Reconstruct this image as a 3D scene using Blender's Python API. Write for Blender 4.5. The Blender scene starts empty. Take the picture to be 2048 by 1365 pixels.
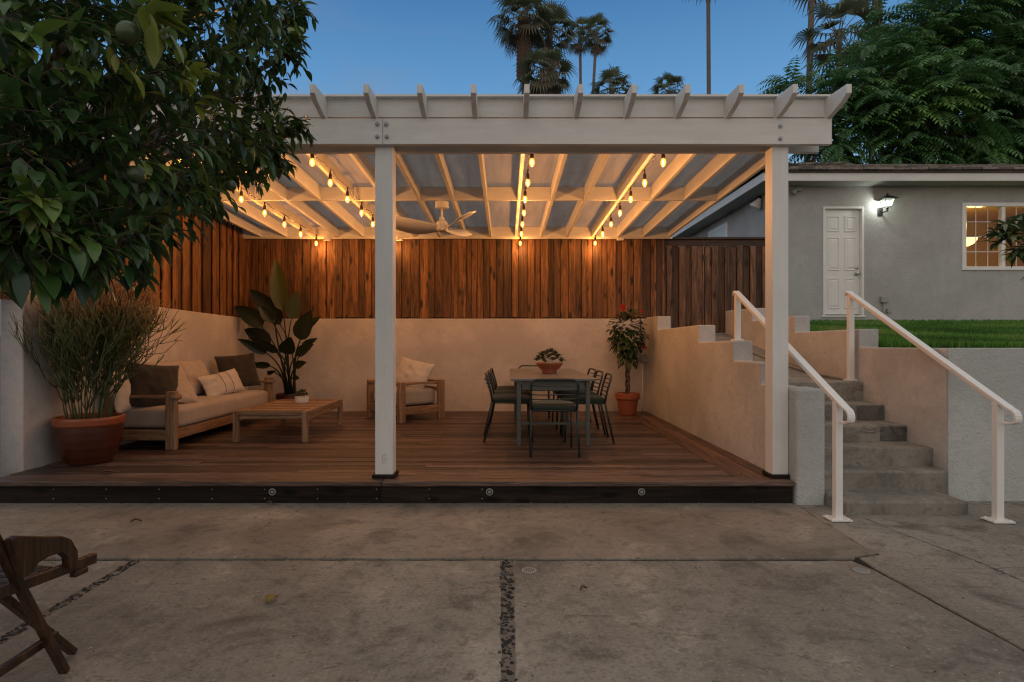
import bpy, math, random
from mathutils import Vector, Matrix, noise as mnoise
random.seed(7)
R = random.random
def U(a, b): return a + (b - a) * random.random()
PI = math.pi
scene = bpy.context.scene
COL = scene.collection
F, CX, CY, H = 1200.0, 1012.0, 686.0, 1.28
def at(px, py, Y):                       # photograph measurement -> metres (survey helper)
    return Vector(((px - CX) * Y / F, Y, H - (py - CY) * Y / F))
# ---------------------------------------------------------------- mesh builder
class MB:
    def __init__(s): s.v = []; s.f = []; s.r = []
    def add(s, vs, fs, r=0.5):
        b = len(s.v); s.v.extend([tuple(p) for p in vs])
        for f in fs:
            s.f.append(tuple(i + b for i in f)); s.r.append(r)
    def box(s, x0, x1, y0, y1, z0, z1, r=0.5):
        s.add([(x0,y0,z0),(x1,y0,z0),(x1,y1,z0),(x0,y1,z0),(x0,y0,z1),(x1,y0,z1),(x1,y1,z1),(x0,y1,z1)],
              [(0,3,2,1),(4,5,6,7),(0,1,5,4),(1,2,6,5),(2,3,7,6),(3,0,4,7)], r); return s
    def beam(s, p0, p1, w, h, up=(0,0,1), r=0.5):
        p0, p1 = Vector(p0), Vector(p1); d = (p1 - p0).normalized()
        a = d.cross(Vector(up))
        if a.length < 1e-4: a = d.cross(Vector((1,0,0)))
        a.normalize(); b = a.cross(d).normalized()
        vs = []
        for p in (p0, p1):
            for i, j in ((-1,-1),(1,-1),(1,1),(-1,1)): vs.append(p + a*(i*w/2) + b*(j*h/2))
        s.add(vs, [(0,1,2,3)[::-1],(4,5,6,7),(0,1,5,4),(1,2,6,5),(2,3,7,6),(3,0,4,7)], r); return s
    def tube(s, pts, rad, n=8, r=0.5, cap=True):
        pts = [Vector(p) for p in pts]; m = len(pts)
        if not hasattr(rad, '__len__'): rad = [rad]*m
        vs = []; fs = []; ref = None
        for i, p in enumerate(pts):
            d = (pts[min(i+1,m-1)] - pts[max(i-1,0)])
            d = d.normalized() if d.length > 1e-9 else Vector((0,0,1))
            if ref is None:
                ref = d.orthogonal().normalized()
            else:
                ref = ref - d*ref.dot(d)
                ref = ref.normalized() if ref.length > 1e-6 else d.orthogonal().normalized()
            b = d.cross(ref)
            for k in range(n):
                a = 2*PI*k/n; vs.append(p + (ref*math.cos(a) + b*math.sin(a))*rad[i])
        for i in range(m-1):
            for k in range(n):
                k2 = (k+1) % n; fs.append((i*n+k, i*n+k2, (i+1)*n+k2, (i+1)*n+k))
        if cap: fs.append(tuple(range(n))[::-1]); fs.append(tuple((m-1)*n+k for k in range(n)))
        s.add(vs, fs, r); return s
    def lathe(s, prof, c=(0,0,0), n=40, r=0.5, wob=0):
        vs = []; fs = []; m = len(prof)
        for (rr, z) in prof:
            for k in range(n):
                a = 2*PI*k/n; q = rr*(1+wob*math.sin(k*n*.5)) ; vs.append((c[0]+q*math.cos(a), c[1]+q*math.sin(a), c[2]+z))
        for i in range(m-1):
            for k in range(n):
                k2 = (k+1) % n; fs.append((i*n+k, i*n+k2, (i+1)*n+k2, (i+1)*n+k))
        if prof[0][0] > 1e-5: fs.append(tuple(range(n))[::-1])
        if prof[-1][0] > 1e-5: fs.append(tuple((m-1)*n+k for k in range(n)))
        s.add(vs, fs, r); return s
    def prism(s, poly, z0, z1, r=0.5):            # poly in XY, extruded in Z
        n = len(poly)
        s.add([(x,y,z0) for x,y in poly] + [(x,y,z1) for x,y in poly],
              [tuple(range(n))[::-1], tuple(range(n,2*n))] + [(i,(i+1)%n,n+(i+1)%n,n+i) for i in range(n)], r); return s
    def prism_x(s, poly, x0, x1, r=0.5):          # poly in YZ, extruded in X
        n = len(poly)
        s.add([(x0,y,z) for y,z in poly] + [(x1,y,z) for y,z in poly],
              [tuple(range(n))[::-1], tuple(range(n,2*n))] + [(i,(i+1)%n,n+(i+1)%n,n+i) for i in range(n)], r); return s
    def ball(s, c, rx, ry=None, rz=None, n=12, r=0.5):
        ry = ry or rx; rz = rz or rx; vs = []; fs = []; m = n//2
        for i in range(m+1):
            t = PI*i/m
            for k in range(n):
                a = 2*PI*k/n; vs.append((c[0]+rx*math.sin(t)*math.cos(a), c[1]+ry*math.sin(t)*math.sin(a), c[2]-rz*math.cos(t)))
        for i in range(m):
            for k in range(n):
                k2=(k+1)%n; fs.append((i*n+k,i*n+k2,(i+1)*n+k2,(i+1)*n+k))
        s.add(vs, fs, r); return s
    def build(s, name, mat, parent=None, bev=0, smooth=False, world=False, loc=None, sub=0, fix=False):
        off = Vector((0,0,0))
        if world and parent is not None:
            q = parent
            while q.parent: q = q.parent
            off = q.location
        me = bpy.data.meshes.new(name)
        me.from_pydata([tuple(Vector(p) - off) for p in s.v] if world and parent is not None else s.v, [], s.f)
        at_ = me.attributes.new('rnd', 'FLOAT', 'FACE'); at_.data.foreach_set('value', s.r)
        me.materials.append(mat)
        if smooth: me.polygons.foreach_set('use_smooth', [True]*len(me.polygons))
        if fix:
            import bmesh
            b = bmesh.new(); b.from_mesh(me); bmesh.ops.recalc_face_normals(b, faces=b.faces); b.to_mesh(me); b.free()
        me.update()
        o = bpy.data.objects.new(name, me); COL.objects.link(o)
        if parent is not None: o.parent = parent
        if loc: o.location = loc
        if bev:
            m = o.modifiers.new('bev','BEVEL'); m.width = bev; m.segments = 2; m.limit_method = 'ANGLE'; m.angle_limit = math.radians(40)
        if sub:
            m = o.modifiers.new('sub','SUBSURF'); m.levels = sub; m.render_levels = sub
        return o
def tag(o, label, cat, group=None):
    o['label'] = label; o['category'] = cat
    if group: o['group'] = group
    return o
def kind(o, k): o['kind'] = k; return o
def thing(name, label, cat, loc=(0,0,0), rz=0, group=None):
    o = bpy.data.objects.new(name, None); COL.objects.link(o); o.empty_display_size = .1
    o.location = loc; o.rotation_euler = (0,0,rz)
    return tag(o, label, cat, group)
def copy_tree(o, parent=None):
    c = o.copy(); COL.objects.link(c); c.parent = parent
    for ch in [q for q in o.children]: copy_tree(ch, c)
    return c
# ---------------------------------------------------------------- materials
def rgb(c): return (c[0], c[1], c[2], 1)
class NT:
    def __init__(s, name):
        s.m = bpy.data.materials.new(name); s.m.use_nodes = True; s.t = s.m.node_tree; s.t.nodes.clear()
        s.out = s.n('ShaderNodeOutputMaterial')
    def n(s, typ, **kw):
        x = s.t.nodes.new(typ)
        for k, v in kw.items():
            if k.startswith('i_'):
                x.inputs[k[2:].replace('_',' ')].default_value = v
            else: setattr(x, k, v)
        return x
    def l(s, a, b): s.t.links.new(a, b)
    def coord(s, scale=(1,1,1), kind='Object'):
        tc = s.n('ShaderNodeTexCoord'); mp = s.n('ShaderNodeMapping'); mp.inputs['Scale'].default_value = scale
        s.l(tc.outputs[kind], mp.inputs['Vector']); return mp.outputs[0]
    def noise(s, vec, scale, detail=6, rough=.6, dist=0):
        x = s.n('ShaderNodeTexNoise'); x.inputs['Scale'].default_value = scale; x.inputs['Detail'].default_value = detail
        x.inputs['Roughness'].default_value = rough; x.inputs['Distortion'].default_value = dist
        s.l(vec, x.inputs['Vector']); return x.outputs['Fac']
    def ramp(s, fac, stops):
        x = s.n('ShaderNodeValToRGB'); e = x.color_ramp.elements
        while len(e) < len(stops): e.new(.5)
        for i, (p, c) in enumerate(stops): e[i].position = p; e[i].color = rgb(c) if len(c) == 3 else c
        s.l(fac, x.inputs[0]); return x.outputs[0]
    def mix(s, fac, a, b, blend='MIX'):
        x = s.n('ShaderNodeMix', data_type='RGBA', blend_type=blend)
        for sock, val in ((x.inputs[0], fac), (x.inputs[6], a), (x.inputs[7], b)):
            if hasattr(val, 'links'): s.l(val, sock)
            elif isinstance(val, (int, float)): sock.default_value = val
            else: sock.default_value = rgb(val)
        return x.outputs[2]
    def math(s, op, a, b=0.0, c=None):
        x = s.n('ShaderNodeMath', operation=op)
        for i, val in enumerate((a, b, c)):
            if val is None: continue
            if hasattr(val, 'links'): s.l(val, x.inputs[i])
            else: x.inputs[i].default_value = val
        return x.outputs[0]
    def attr(s, name='rnd'): 
        x = s.n('ShaderNodeAttribute'); x.attribute_name = name; return x.outputs['Fac']
    def bump(s, h, strength, dist=.01, nrm=None):
        x = s.n('ShaderNodeBump'); x.inputs['Strength'].default_value = strength; x.inputs['Distance'].default_value = dist
        s.l(h, x.inputs['Height'])
        if nrm: s.l(nrm, x.inputs['Normal'])
        return x.outputs[0]
    def bsdf(s, col, rough=.6, nrm=None, metal=0, spec=.5, **kw):
        b = s.n('ShaderNodeBsdfPrincipled')
        for sock, val in ((b.inputs['Base Color'], col), (b.inputs['Roughness'], rough)):
            if hasattr(val, 'links'): s.l(val, sock)
            elif isinstance(val, (int, float)): sock.default_value = val
            else: sock.default_value = rgb(val)
        b.inputs['Metallic'].default_value = metal; b.inputs['Specular IOR Level'].default_value = spec
        if nrm: s.l(nrm, b.inputs['Normal'])
        return b.outputs[0]
    def done(s, sh): s.l(sh, s.out.inputs[0]); return s.m
def stucco(name, col, bscale=45, bstr=.5, var=.12, dist=.01):
    t = NT(name); v = t.coord()
    big = t.noise(v, 1.1, 5); mid = t.noise(v, 6, 5)
    c = t.mix(t.ramp(big, [(.40,(0,0,0)),(.60,(1,1,1))]), [x*(1-var) for x in col], [min(1,x*(1+var*.5)) for x in col])
    c = t.mix(t.math('MULTIPLY', t.ramp(mid, [(.52,(0,0,0)),(.68,(1,1,1))]), .5), c, [x*.80 for x in col])
    c = t.mix(t.math('MULTIPLY', t.ramp(t.noise(v, 26, 5, .7), [(.50,(0,0,0)),(.66,(1,1,1))]), .35), c, [x*.78 for x in col])
    h = t.math('ADD', t.noise(v, bscale, 3, .55), t.math('MULTIPLY', t.noise(v, bscale*.22, 3), 1.2))
    return t.done(t.bsdf(c, .85, t.bump(h, bstr, dist), spec=.25))
def paint(name, col, rough=.45, var=.06, grain=None, bstr=.08):
    t = NT(name); v = t.coord(grain or (1,1,1))
    n = t.noise(v, 5, 6); n2 = t.noise(t.coord(), 2.2, 4)
    c = t.mix(t.ramp(n, [(.42,(0,0,0)),(.62,(1,1,1))]), [x*(1-var) for x in col], col)
    c = t.mix(t.math('MULTIPLY', t.ramp(n2, [(.5,(0,0,0)),(.66,(1,1,1))]), .7), c, [x*(1-2*var) for x in col])
    n3 = t.noise(t.coord(grain or (1,1,1)), 16, 5, .7); c = t.mix(t.ramp(n3, [(.60,(0,0,0)),(.72,(.5,.5,.5))]), c, [x*.62 for x in col])
    return t.done(t.bsdf(c, rough, t.bump(t.noise(v, 40, 4), bstr, .004), spec=.4))
def wood(name, dark, light, axis, rough=.6, scale=1.0, knots=.5, bstr=.25, spec=.4, rv=1.05):
    t = NT(name); st = [14*scale]*3; st[axis] = .9*scale
    tc = t.n('ShaderNodeTexCoord'); r = t.attr()
    off = t.n('ShaderNodeCombineXYZ'); t.l(t.math('MULTIPLY', r, 37.0), off.inputs[0]); t.l(t.math('MULTIPLY', r, 91.0), off.inputs[1]); t.l(t.math('MULTIPLY', r, 53.0), off.inputs[2])
    ad = t.n('ShaderNodeVectorMath', operation='ADD'); t.l(tc.outputs['Object'], ad.inputs[0]); t.l(off.outputs[0], ad.inputs[1])
    mp = t.n('ShaderNodeMapping'); mp.inputs['Scale'].default_value = st; t.l(ad.outputs[0], mp.inputs[0]); v = mp.outputs[0]
    g = t.noise(v, 1.6, 8, .62, 1.4); fine = t.noise(v, 9, 4, .6)
    c = t.mix(t.ramp(g, [(.36,(0,0,0)),(.64,(1,1,1))]), dark, light)
    c = t.mix(t.math('MULTIPLY', t.ramp(fine, [(.46,(0,0,0)),(.68,(1,1,1))]), .55), c, [x*.55 for x in dark])
    hs = t.n('ShaderNodeHueSaturation'); t.l(c, hs.inputs['Color']); t.l(t.math('ADD', t.math('MULTIPLY', r, rv), .95-rv/2), hs.inputs['Value']); c = hs.outputs[0]
    if knots:
        st2 = [7.5]*3; st2[axis] = 2.7
        mp2 = t.n('ShaderNodeMapping'); mp2.inputs['Scale'].default_value = st2; t.l(ad.outputs[0], mp2.inputs[0])
        vo = t.n('ShaderNodeTexVoronoi'); vo.inputs['Scale'].default_value = 1.0; t.l(mp2.outputs[0], vo.inputs['Vector'])
        k = t.ramp(vo.outputs['Distance'], [(.12,(1,1,1)),(.25,(0,0,0))])
        c = t.mix(t.math('MULTIPLY', k, knots), c, [x*.18 for x in dark])
    return t.done(t.bsdf(c, rough, t.bump(t.math('ADD', g, fine), bstr, .006), spec=spec))
def plain(name, col, rough=.5, metal=0, var=.1, nscale=8, bstr=.1, bscale=60, spec=.5):
    t = NT(name); v = t.coord()
    c = t.mix(t.noise(v, nscale, 5), [x*(1-var) for x in col], [min(1,x*(1+var)) for x in col])
    return t.done(t.bsdf(c, rough, t.bump(t.noise(v, bscale, 3), bstr, .004), metal, spec))
def fabric(name, col, stripes=False):
    t = NT(name); v = t.coord()
    w1 = t.n('ShaderNodeTexWave', wave_type='BANDS', bands_direction='X'); w1.inputs['Scale'].default_value = 110; t.l(v, w1.inputs[0])
    w2 = t.n('ShaderNodeTexWave', wave_type='BANDS', bands_direction='Z'); w2.inputs['Scale'].default_value = 110; t.l(v, w2.inputs[0])
    n = t.noise(v, 7, 6)
    c = t.mix(n, [x*.8 for x in col], [min(1,x*1.15) for x in col])
    h = t.math('ADD', t.math('MULTIPLY', t.math('ADD', w1.outputs['Fac'], w2.outputs['Fac']), .25), t.math('MULTIPLY', t.noise(v, 14, 4), 1.3))
    b = t.n('ShaderNodeBsdfPrincipled'); t.l(c, b.inputs['Base Color']); b.inputs['Roughness'].default_value = .95
    b.inputs['Specular IOR Level'].default_value = .1; b.inputs['Sheen Weight'].default_value = .2
    t.l(t.bump(h, .35, .006), b.inputs['Normal'])
    return t.done(b.outputs[0])
def leafmat(name, stops, rough=.42, trans=.25, spec=.5, tip=None):
    t = NT(name); r = t.attr()
    c = t.ramp(r, stops)
    n = t.noise(t.coord(), 30, 3); c = t.mix(t.math('MULTIPLY', n, .35), c, [x*.5 for x in stops[0][1]])
    p = t.bsdf(c, rough, t.bump(n, .25, .003), spec=spec)
    tr = t.n('ShaderNodeBsdfTranslucent'); t.l(c, tr.inputs[0])
    mx = t.n('ShaderNodeMixShader'); mx.inputs[0].default_value = trans; t.l(p, mx.inputs[1]); t.l(tr.outputs[0], mx.inputs[2])
    return t.done(mx.outputs[0])
def emit(name, col, strength):
    t = NT(name); e = t.n('ShaderNodeEmission'); e.inputs[0].default_value = rgb(col); e.inputs[1].default_value = strength
    return t.done(e.outputs[0])
def glassy(name, tint, emis=None, es=0, fac=.85, rough=.05):
    t = NT(name); tr = t.n('ShaderNodeBsdfTransparent'); tr.inputs[0].default_value = rgb(tint)
    g = t.n('ShaderNodeBsdfGlossy'); g.inputs['Roughness'].default_value = rough; g.inputs[0].default_value = (1,1,1,1)
    mx = t.n('ShaderNodeMixShader'); mx.inputs[0].default_value = 1-fac; t.l(tr.outputs[0], mx.inputs[1]); t.l(g.outputs[0], mx.inputs[2])
    o = mx.outputs[0]
    if emis:
        e = t.n('ShaderNodeEmission'); e.inputs[0].default_value = rgb(emis); e.inputs[1].default_value = es
        ad = t.n('ShaderNodeAddShader'); t.l(o, ad.inputs[0]); t.l(e.outputs[0], ad.inputs[1]); o = ad.outputs[0]
    return t.done(o)
M = {}
M['beam'] = paint('white_paint', (.70,.68,.65), .5, .07, (.6,6,6))
M['rafter'] = paint('white_paint_lengthwise', (.70,.68,.65), .5, .08, (6,.6,6))
M['post'] = paint('white_paint_upright', (.70,.69,.67), .45, .05, (6,6,.5))
M['rail'] = plain('white_enamel', (.76,.74,.71), .32, 0, .04, 5, .04)
M['wall'] = stucco('cream_stucco', (.53,.48,.455), 22, .45, .16)
M['stair_wall'] = stucco('pale_stucco', (.48,.465,.452), 26, .6, .16)
M['rough_wall'] = stucco('rough_grey_stucco', (.47,.475,.46), 60, .75, .12, .011)
M['house'] = stucco('grey_green_stucco', (.43,.43,.415), 22, .7, .10)
M['fence'] = wood('redwood_boards', (.050,.021,.007), (.275,.122,.040), 2, .6, 1.0, .95, .5)
M['gate'] = wood('weathered_redwood', (.042,.022,.013), (.21,.108,.06), 2, .7, 1.0, .9, .4)
M['gatecap'] = wood('dark_cap_wood', (.03,.02,.015), (.08,.05,.035), 0, .7, 1.0, .2, .3)
M['deck'] = wood('deck_boards', (.032,.020,.016), (.165,.104,.080), 0, .42, 1.3, .15, .4, .4, 1.15)
M['deck_edge'] = wood('deck_edge_boards', (.04,.022,.016), (.165,.09,.064), 1, .45, .8, .15, .4)
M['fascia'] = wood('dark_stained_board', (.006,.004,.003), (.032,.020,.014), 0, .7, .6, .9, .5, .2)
M['teak'] = wood('teak', (.17,.095,.050), (.36,.225,.135), 2, .5, 1.2, 0, .15)
M['teak_y'] = wood('teak_lengthwise', (.17,.095,.050), (.36,.225,.135), 1, .5, 1.2, 0, .15)
M['teak_x'] = wood('teak_crosswise', (.17,.095,.050), (.36,.225,.135), 0, .5, 1.2, 0, .15)
M['chairwood'] = wood('red_brown_wood', (.018,.009,.005), (.075,.036,.019), 2, .35, 1.2, 0, .15)
M['beige'] = fabric('beige_canvas', (.44,.36,.30))
M['seat'] = fabric('taupe_canvas', (.38,.315,.265))
M['charcoal'] = fabric('charcoal_canvas', (.046,.037,.031))
M['linen'] = fabric('white_linen', (.52,.47,.43))
M['greencush'] = fabric('dark_green_canvas', (.035,.045,.035))
M['greenmetal'] = plain('dark_green_metal', (.018,.026,.024), .4, 0, .1)
M['tablemetal'] = plain('grey_green_metal', (.075,.085,.08), .42, 0, .08)
M['tabletop'] = plain('slate_grey_top', (.145,.145,.15), .35, 0, .08, 5, .05)
M['terracotta'] = plain('terracotta', (.29,.085,.036), .65, 0, .22, 7, .2)
M['glazed'] = plain('glazed_terracotta', (.062,.016,.009), .28, 0, .45, 3, .25, 25)
M['glazed_rim'] = plain('glazed_rim', (.24,.062,.022), .3, 0, .3, 6, .2, 25)
M['soil'] = plain('soil', (.03,.02,.014), .95, 0, .3, 30, 1, 60)
M['ceramic'] = plain('white_ceramic', (.62,.58,.53), .3, 0, .05)
M['fill'] = plain('joint_mortar', (.16,.135,.11), .95, 0, .5, 14, 1, 50)
M['bolt'] = plain('weathered_bolt', (.30,.31,.33), .4, .85, .2)
M['steel'] = plain('galvanised_steel', (.55,.56,.57), .3, .9, .1)
M['black'] = plain('black_rubber', (.012,.012,.012), .5)
M['socket'] = plain('black_socket', (.02,.014,.01), .4)
M['iron'] = plain('black_iron', (.03,.028,.025), .45, .3)
M['door'] = paint('white_door_paint', (.80,.79,.77), .35, .03)
M['greypaint'] = plain('grey_box_paint', (.30,.30,.29), .5)
M['bark'] = wood('bark', (.05,.035,.022), (.15,.11,.075), 2, .85, .8, 0, .8)
M['palmbark'] = plain('palm_bark', (.15,.125,.105), .9, 0, .35, 3, .8, 9)
M['boots'] = plain('palm_boots', (.125,.085,.065), .9, 0, .5, 5, 1, 9)
M['citrus'] = leafmat('citrus_leaves', [(0,(.022,.05,.017)),(.5,(.055,.12,.033)),(.84,(.115,.21,.04)),(.97,(.26,.28,.04))], .3, .28)
M['palm'] = leafmat('palm_fronds', [(0,(.20,.155,.10)),(.35,(.16,.15,.09)),(1,(.12,.17,.095))], .5, .3)
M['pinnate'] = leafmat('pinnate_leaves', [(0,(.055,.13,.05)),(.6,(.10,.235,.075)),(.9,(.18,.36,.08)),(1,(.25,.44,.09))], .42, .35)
M['avocado'] = leafmat('long_dark_leaves', [(0,(.06,.10,.04)),(1,(.17,.22,.09))], .35, .2)
M['bird'] = leafmat('paddle_leaves', [(0,(.013,.022,.010)),(.6,(.024,.037,.015)),(1,(.10,.115,.03))], .34, .25)
M['hib'] = leafmat('glossy_leaves', [(0,(.014,.035,.012)),(1,(.04,.085,.022))], .35, .2)
M['pencil'] = leafmat('pencil_stems', [(0,(.06,.085,.032)),(.45,(.12,.14,.045)),(.75,(.28,.17,.06)),(1,(.40,.15,.05))], .5, .05)
M['litter'] = leafmat('leaf_litter', [(0,(.03,.02,.012)),(.6,(.10,.06,.03)),(1,(.55,.52,.48))], .8, .1)
M['petal'] = leafmat('red_petals', [(0,(.55,.02,.02)),(1,(.7,.05,.03))], .5, .3)
M['succ'] = leafmat('succulent_leaves', [(0,(.035,.05,.028)),(.6,(.07,.10,.05)),(1,(.13,.10,.075))], .45, .1)
M['grass'] = leafmat('grass_blades', [(0,(.040,.115,.015)),(.5,(.085,.25,.028)),(.85,(.15,.37,.045)),(1,(.26,.30,.09))], .5, .35)
M['turf'] = plain('turf_soil', (.03,.075,.014), .95, 0, .4, 12, .8, 60)
M['orange'] = plain('green_orange_skin', (.030,.052,.016), .35, 0, .2, 12, .3, 120)
M['shingle'] = wood('roof_shingles', (.10,.085,.07), (.27,.235,.20), 1, .85, 1, 0, .5)
M['dryleaf'] = plain('dry_leaf', (.10,.055,.025), .7)
M['yleaf'] = plain('yellow_leaf', (.20,.15,.03), .6)
M['pebble'] = leafmat('pebbles', [(0,(.010,.009,.008)),(.6,(.035,.030,.026)),(1,(.14,.12,.10))], .7, 0)
M['core'] = emit('lamp_filament', (1,.56,.17), 16)
M['bulb'] = glassy('bulb_glass', (1,.88,.62), (1,.33,.035), 1.35, .96)
M['lanternglow'] = emit('lantern_lamp', (.93,1,.85), 7)
M['lanternglass'] = glassy('lantern_glass', (.95,1,.93), (.9,1,.82), .5, .93)
M['pane'] = glassy('window_glass', (.94,.95,.94), None, 0, .985)
M['ochre'] = plain('ochre_room', (.52,.31,.06), .8, 0, .05)
M['lampshade'] = emit('warm_lampshade', (1,.62,.22), 3.0)
def panel_mat():
    t = NT('roof_panel_sheet'); v = t.coord((8,.7,1)); r = t.attr()
    n = t.noise(v, 1.2, 7, .65, .6); n2 = t.noise(t.coord(), 3.5, 6, .7)
    c = t.mix(t.ramp(n, [(.3,(0,0,0)),(.7,(1,1,1))]), (.46,.47,.47), (.64,.645,.64))
    c = t.mix(t.math('MULTIPLY', t.ramp(n2, [(.6,(0,0,0)),(.8,(1,1,1))]), .4), c, (.15,.14,.13))
    d = t.bsdf(c, .7, spec=.2); tr = t.n('ShaderNodeBsdfTranslucent'); t.l(c, tr.inputs[0])
    mx = t.n('ShaderNodeMixShader'); mx.inputs[0].default_value = .6; t.l(d, mx.inputs[1]); t.l(tr.outputs[0], mx.inputs[2])
    return t.done(mx.outputs[0])
M['panel'] = panel_mat()
def concrete(name, base, warm, stain=.5, scale=1.0, grit=.6):
    t = NT(name); v = t.coord()
    big = t.noise(v, .55*scale, 6, .6, .6); mid = t.noise(v, 2.3*scale, 8, .68, .5); fin = t.noise(v, 55, 4, .7); sm = t.noise(v, 14, 6, .65); vs2 = t.coord((1,3.2,1)); scr = t.noise(vs2, 3.1, 9, .75, 1.2)
    c = t.mix(t.ramp(big, [(.40,(0,0,0)),(.60,(1,1,1))]), base, warm)
    c = t.mix(t.math('MULTIPLY', t.ramp(mid, [(.52,(0,0,0)),(.66,(1,1,1))]), stain), c, [x*.48 for x in base])
    c = t.mix(t.math('MULTIPLY', t.ramp(mid, [(.32,(1,1,1)),(.43,(0,0,0))]), stain*.6), c, [x*1.5 for x in warm])
    c = t.mix(t.math('MULTIPLY', t.ramp(sm, [(.52,(0,0,0)),(.64,(1,1,1))]), .55), c, [x*.6 for x in base])
    c = t.mix(t.ramp(fin, [(.36,(grit,)*3),(.45,(0,0,0))]), c, [x*.4 for x in base])
    c = t.mix(t.ramp(fin, [(.57,(0,0,0)),(.67,(grit*.6,)*3)]), c, [min(1,x*1.8) for x in warm])
    c = t.mix(t.ramp(scr, [(.60,(0,0,0)),(.64,(.6,.6,.6))]), c, [x*.42 for x in base])
    pit = t.n('ShaderNodeTexVoronoi'); pit.inputs['Scale'].default_value = 9; pit.inputs['Randomness'].default_value = 1; t.l(v, pit.inputs['Vector'])
    c = t.mix(t.ramp(pit.outputs['Distance'], [(.045,(.8,.8,.8)),(.075,(0,0,0))]), c, [x*.3 for x in base])
    h = t.math('ADD', t.math('MULTIPLY', fin, .6), t.math('ADD', mid, sm))
    return t.done(t.bsdf(c, t.ramp(mid, [(.3,(.62,.62,.62)),(.7,(.88,.88,.88))]), t.bump(h, .45, .008), spec=.3))
M['slab'] = concrete('worn_concrete', (.185,.165,.138), (.275,.25,.213), .85, 1, .5)
M['band'] = concrete('smoothed_concrete', (.18,.152,.123), (.27,.233,.192), .75, .9, .25)
M['step'] = concrete('step_concrete', (.20,.182,.155), (.30,.275,.235), .6, 1.6, .2)
M['patch'] = concrete('dark_patched_concrete', (.085,.08,.072), (.15,.14,.125), .7, 2.5, .3)
M['earth_shade'] = plain('earth_and_joint_shade', (.006,.005,.004), .95, 0, .4, 20, 1, 60)  # bare ground, kept near black because it also paints the shade in slab joints
# ================================================================ camera, world, light
cam = bpy.data.cameras.new('camera'); co = bpy.data.objects.new('camera', cam); COL.objects.link(co)
co.location = (0,0,H); co.rotation_euler = (PI/2,0,0); cam.sensor_width = 36; cam.lens = F/2048*36
cam.shift_x = (1024-CX)/2048; cam.shift_y = (CY-682.5)/2048; cam.clip_end = 2000; cam.clip_start = .05
scene.camera = co
w = bpy.data.worlds.new('World'); scene.world = w; w.use_nodes = True
nt = w.node_tree; nt.nodes.clear()
class WT(NT):
    def __init__(s, tree): s.t = tree
t = WT(nt)
tc = t.n('ShaderNodeTexCoord'); sp = t.n('ShaderNodeSeparateXYZ'); t.l(tc.outputs['Generated'], sp.inputs[0])
x_, y_, z_ = sp.outputs
sky = t.n('ShaderNodeTexSky', sky_type='NISHITA'); sky.sun_disc = False; sky.sun_elevation = math.radians(2); sky.sun_rotation = math.radians(200)
east = t.ramp(z_, [(0,(.32,.43,.58)),(.22,(.235,.415,.635)),(.36,(.110,.305,.585)),(.50,(.046,.178,.415)),(.68,(.36,.37,.38)),(1,(.62,.61,.575))])   # blue hour side
west = t.ramp(z_, [(0,(.70,.635,.58)),(.25,(.65,.62,.595)),(.6,(.62,.605,.585)),(1,(.62,.61,.575))])                             # afterglow behind the camera
fac = t.n('ShaderNodeMapRange'); fac.inputs[1].default_value = -.35; fac.inputs[2].default_value = .45; t.l(y_, fac.inputs[0])
col = t.mix(fac.outputs[0], west, east)
mp = t.n('ShaderNodeMapping'); mp.inputs['Scale'].default_value = (1.6,1.6,5.0); t.l(tc.outputs['Generated'], mp.inputs[0])
cl = t.noise(mp.outputs[0], 1.7, 6, .55, .4)
lowleft = t.n('ShaderNodeMapRange'); lowleft.inputs[1].default_value = .12; lowleft.inputs[2].default_value = -.32; t.l(x_, lowleft.inputs[0])
band = t.ramp(z_, [(.18,(0,0,0)),(.30,(1,1,1)),(.40,(1,1,1)),(.52,(0,0,0))])
cf = t.math('MULTIPLY', t.math('MULTIPLY', t.ramp(cl, [(.38,(0,0,0)),(.66,(1,1,1))]), lowleft.outputs[0]), band)
col = t.mix(t.math('MULTIPLY', cf, .95), col, (.20,.235,.33))
add = t.n('ShaderNodeMix', data_type='RGBA', blend_type='ADD'); add.inputs[0].default_value = .03
t.l(col, add.inputs[6]); t.l(sky.outputs[0], add.inputs[7])
bg = t.n('ShaderNodeBackground'); t.l(add.outputs[2], bg.inputs[0]); bg.inputs[1].default_value = 1.0
wo = t.n('ShaderNodeOutputWorld'); t.l(bg.outputs[0], wo.inputs[0])
sl = bpy.data.lights.new('sun','SUN'); sl.energy = .05; sl.angle = math.radians(60); sl.color = (1,.92,.86)
so = bpy.data.objects.new('sun', sl); COL.objects.link(so); so.rotation_euler = (math.radians(62),0,math.radians(-20))
vs = scene.view_settings; vs.view_transform = 'Standard'; vs.look = 'None'; vs.gamma = 1; vs.exposure = 0
scene.cycles.use_denoising = True
try: scene.cycles.denoiser = 'OPENIMAGEDENOISE'
except Exception: pass
scene.cycles.filter_width = 1.25; scene.cycles.max_bounces = 8; scene.cycles.transparent_max_bounces = 12; scene.cycles.caustics_reflective = False; scene.cycles.caustics_refractive = False
scene.cycles.sample_clamp_indirect = 4
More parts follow.
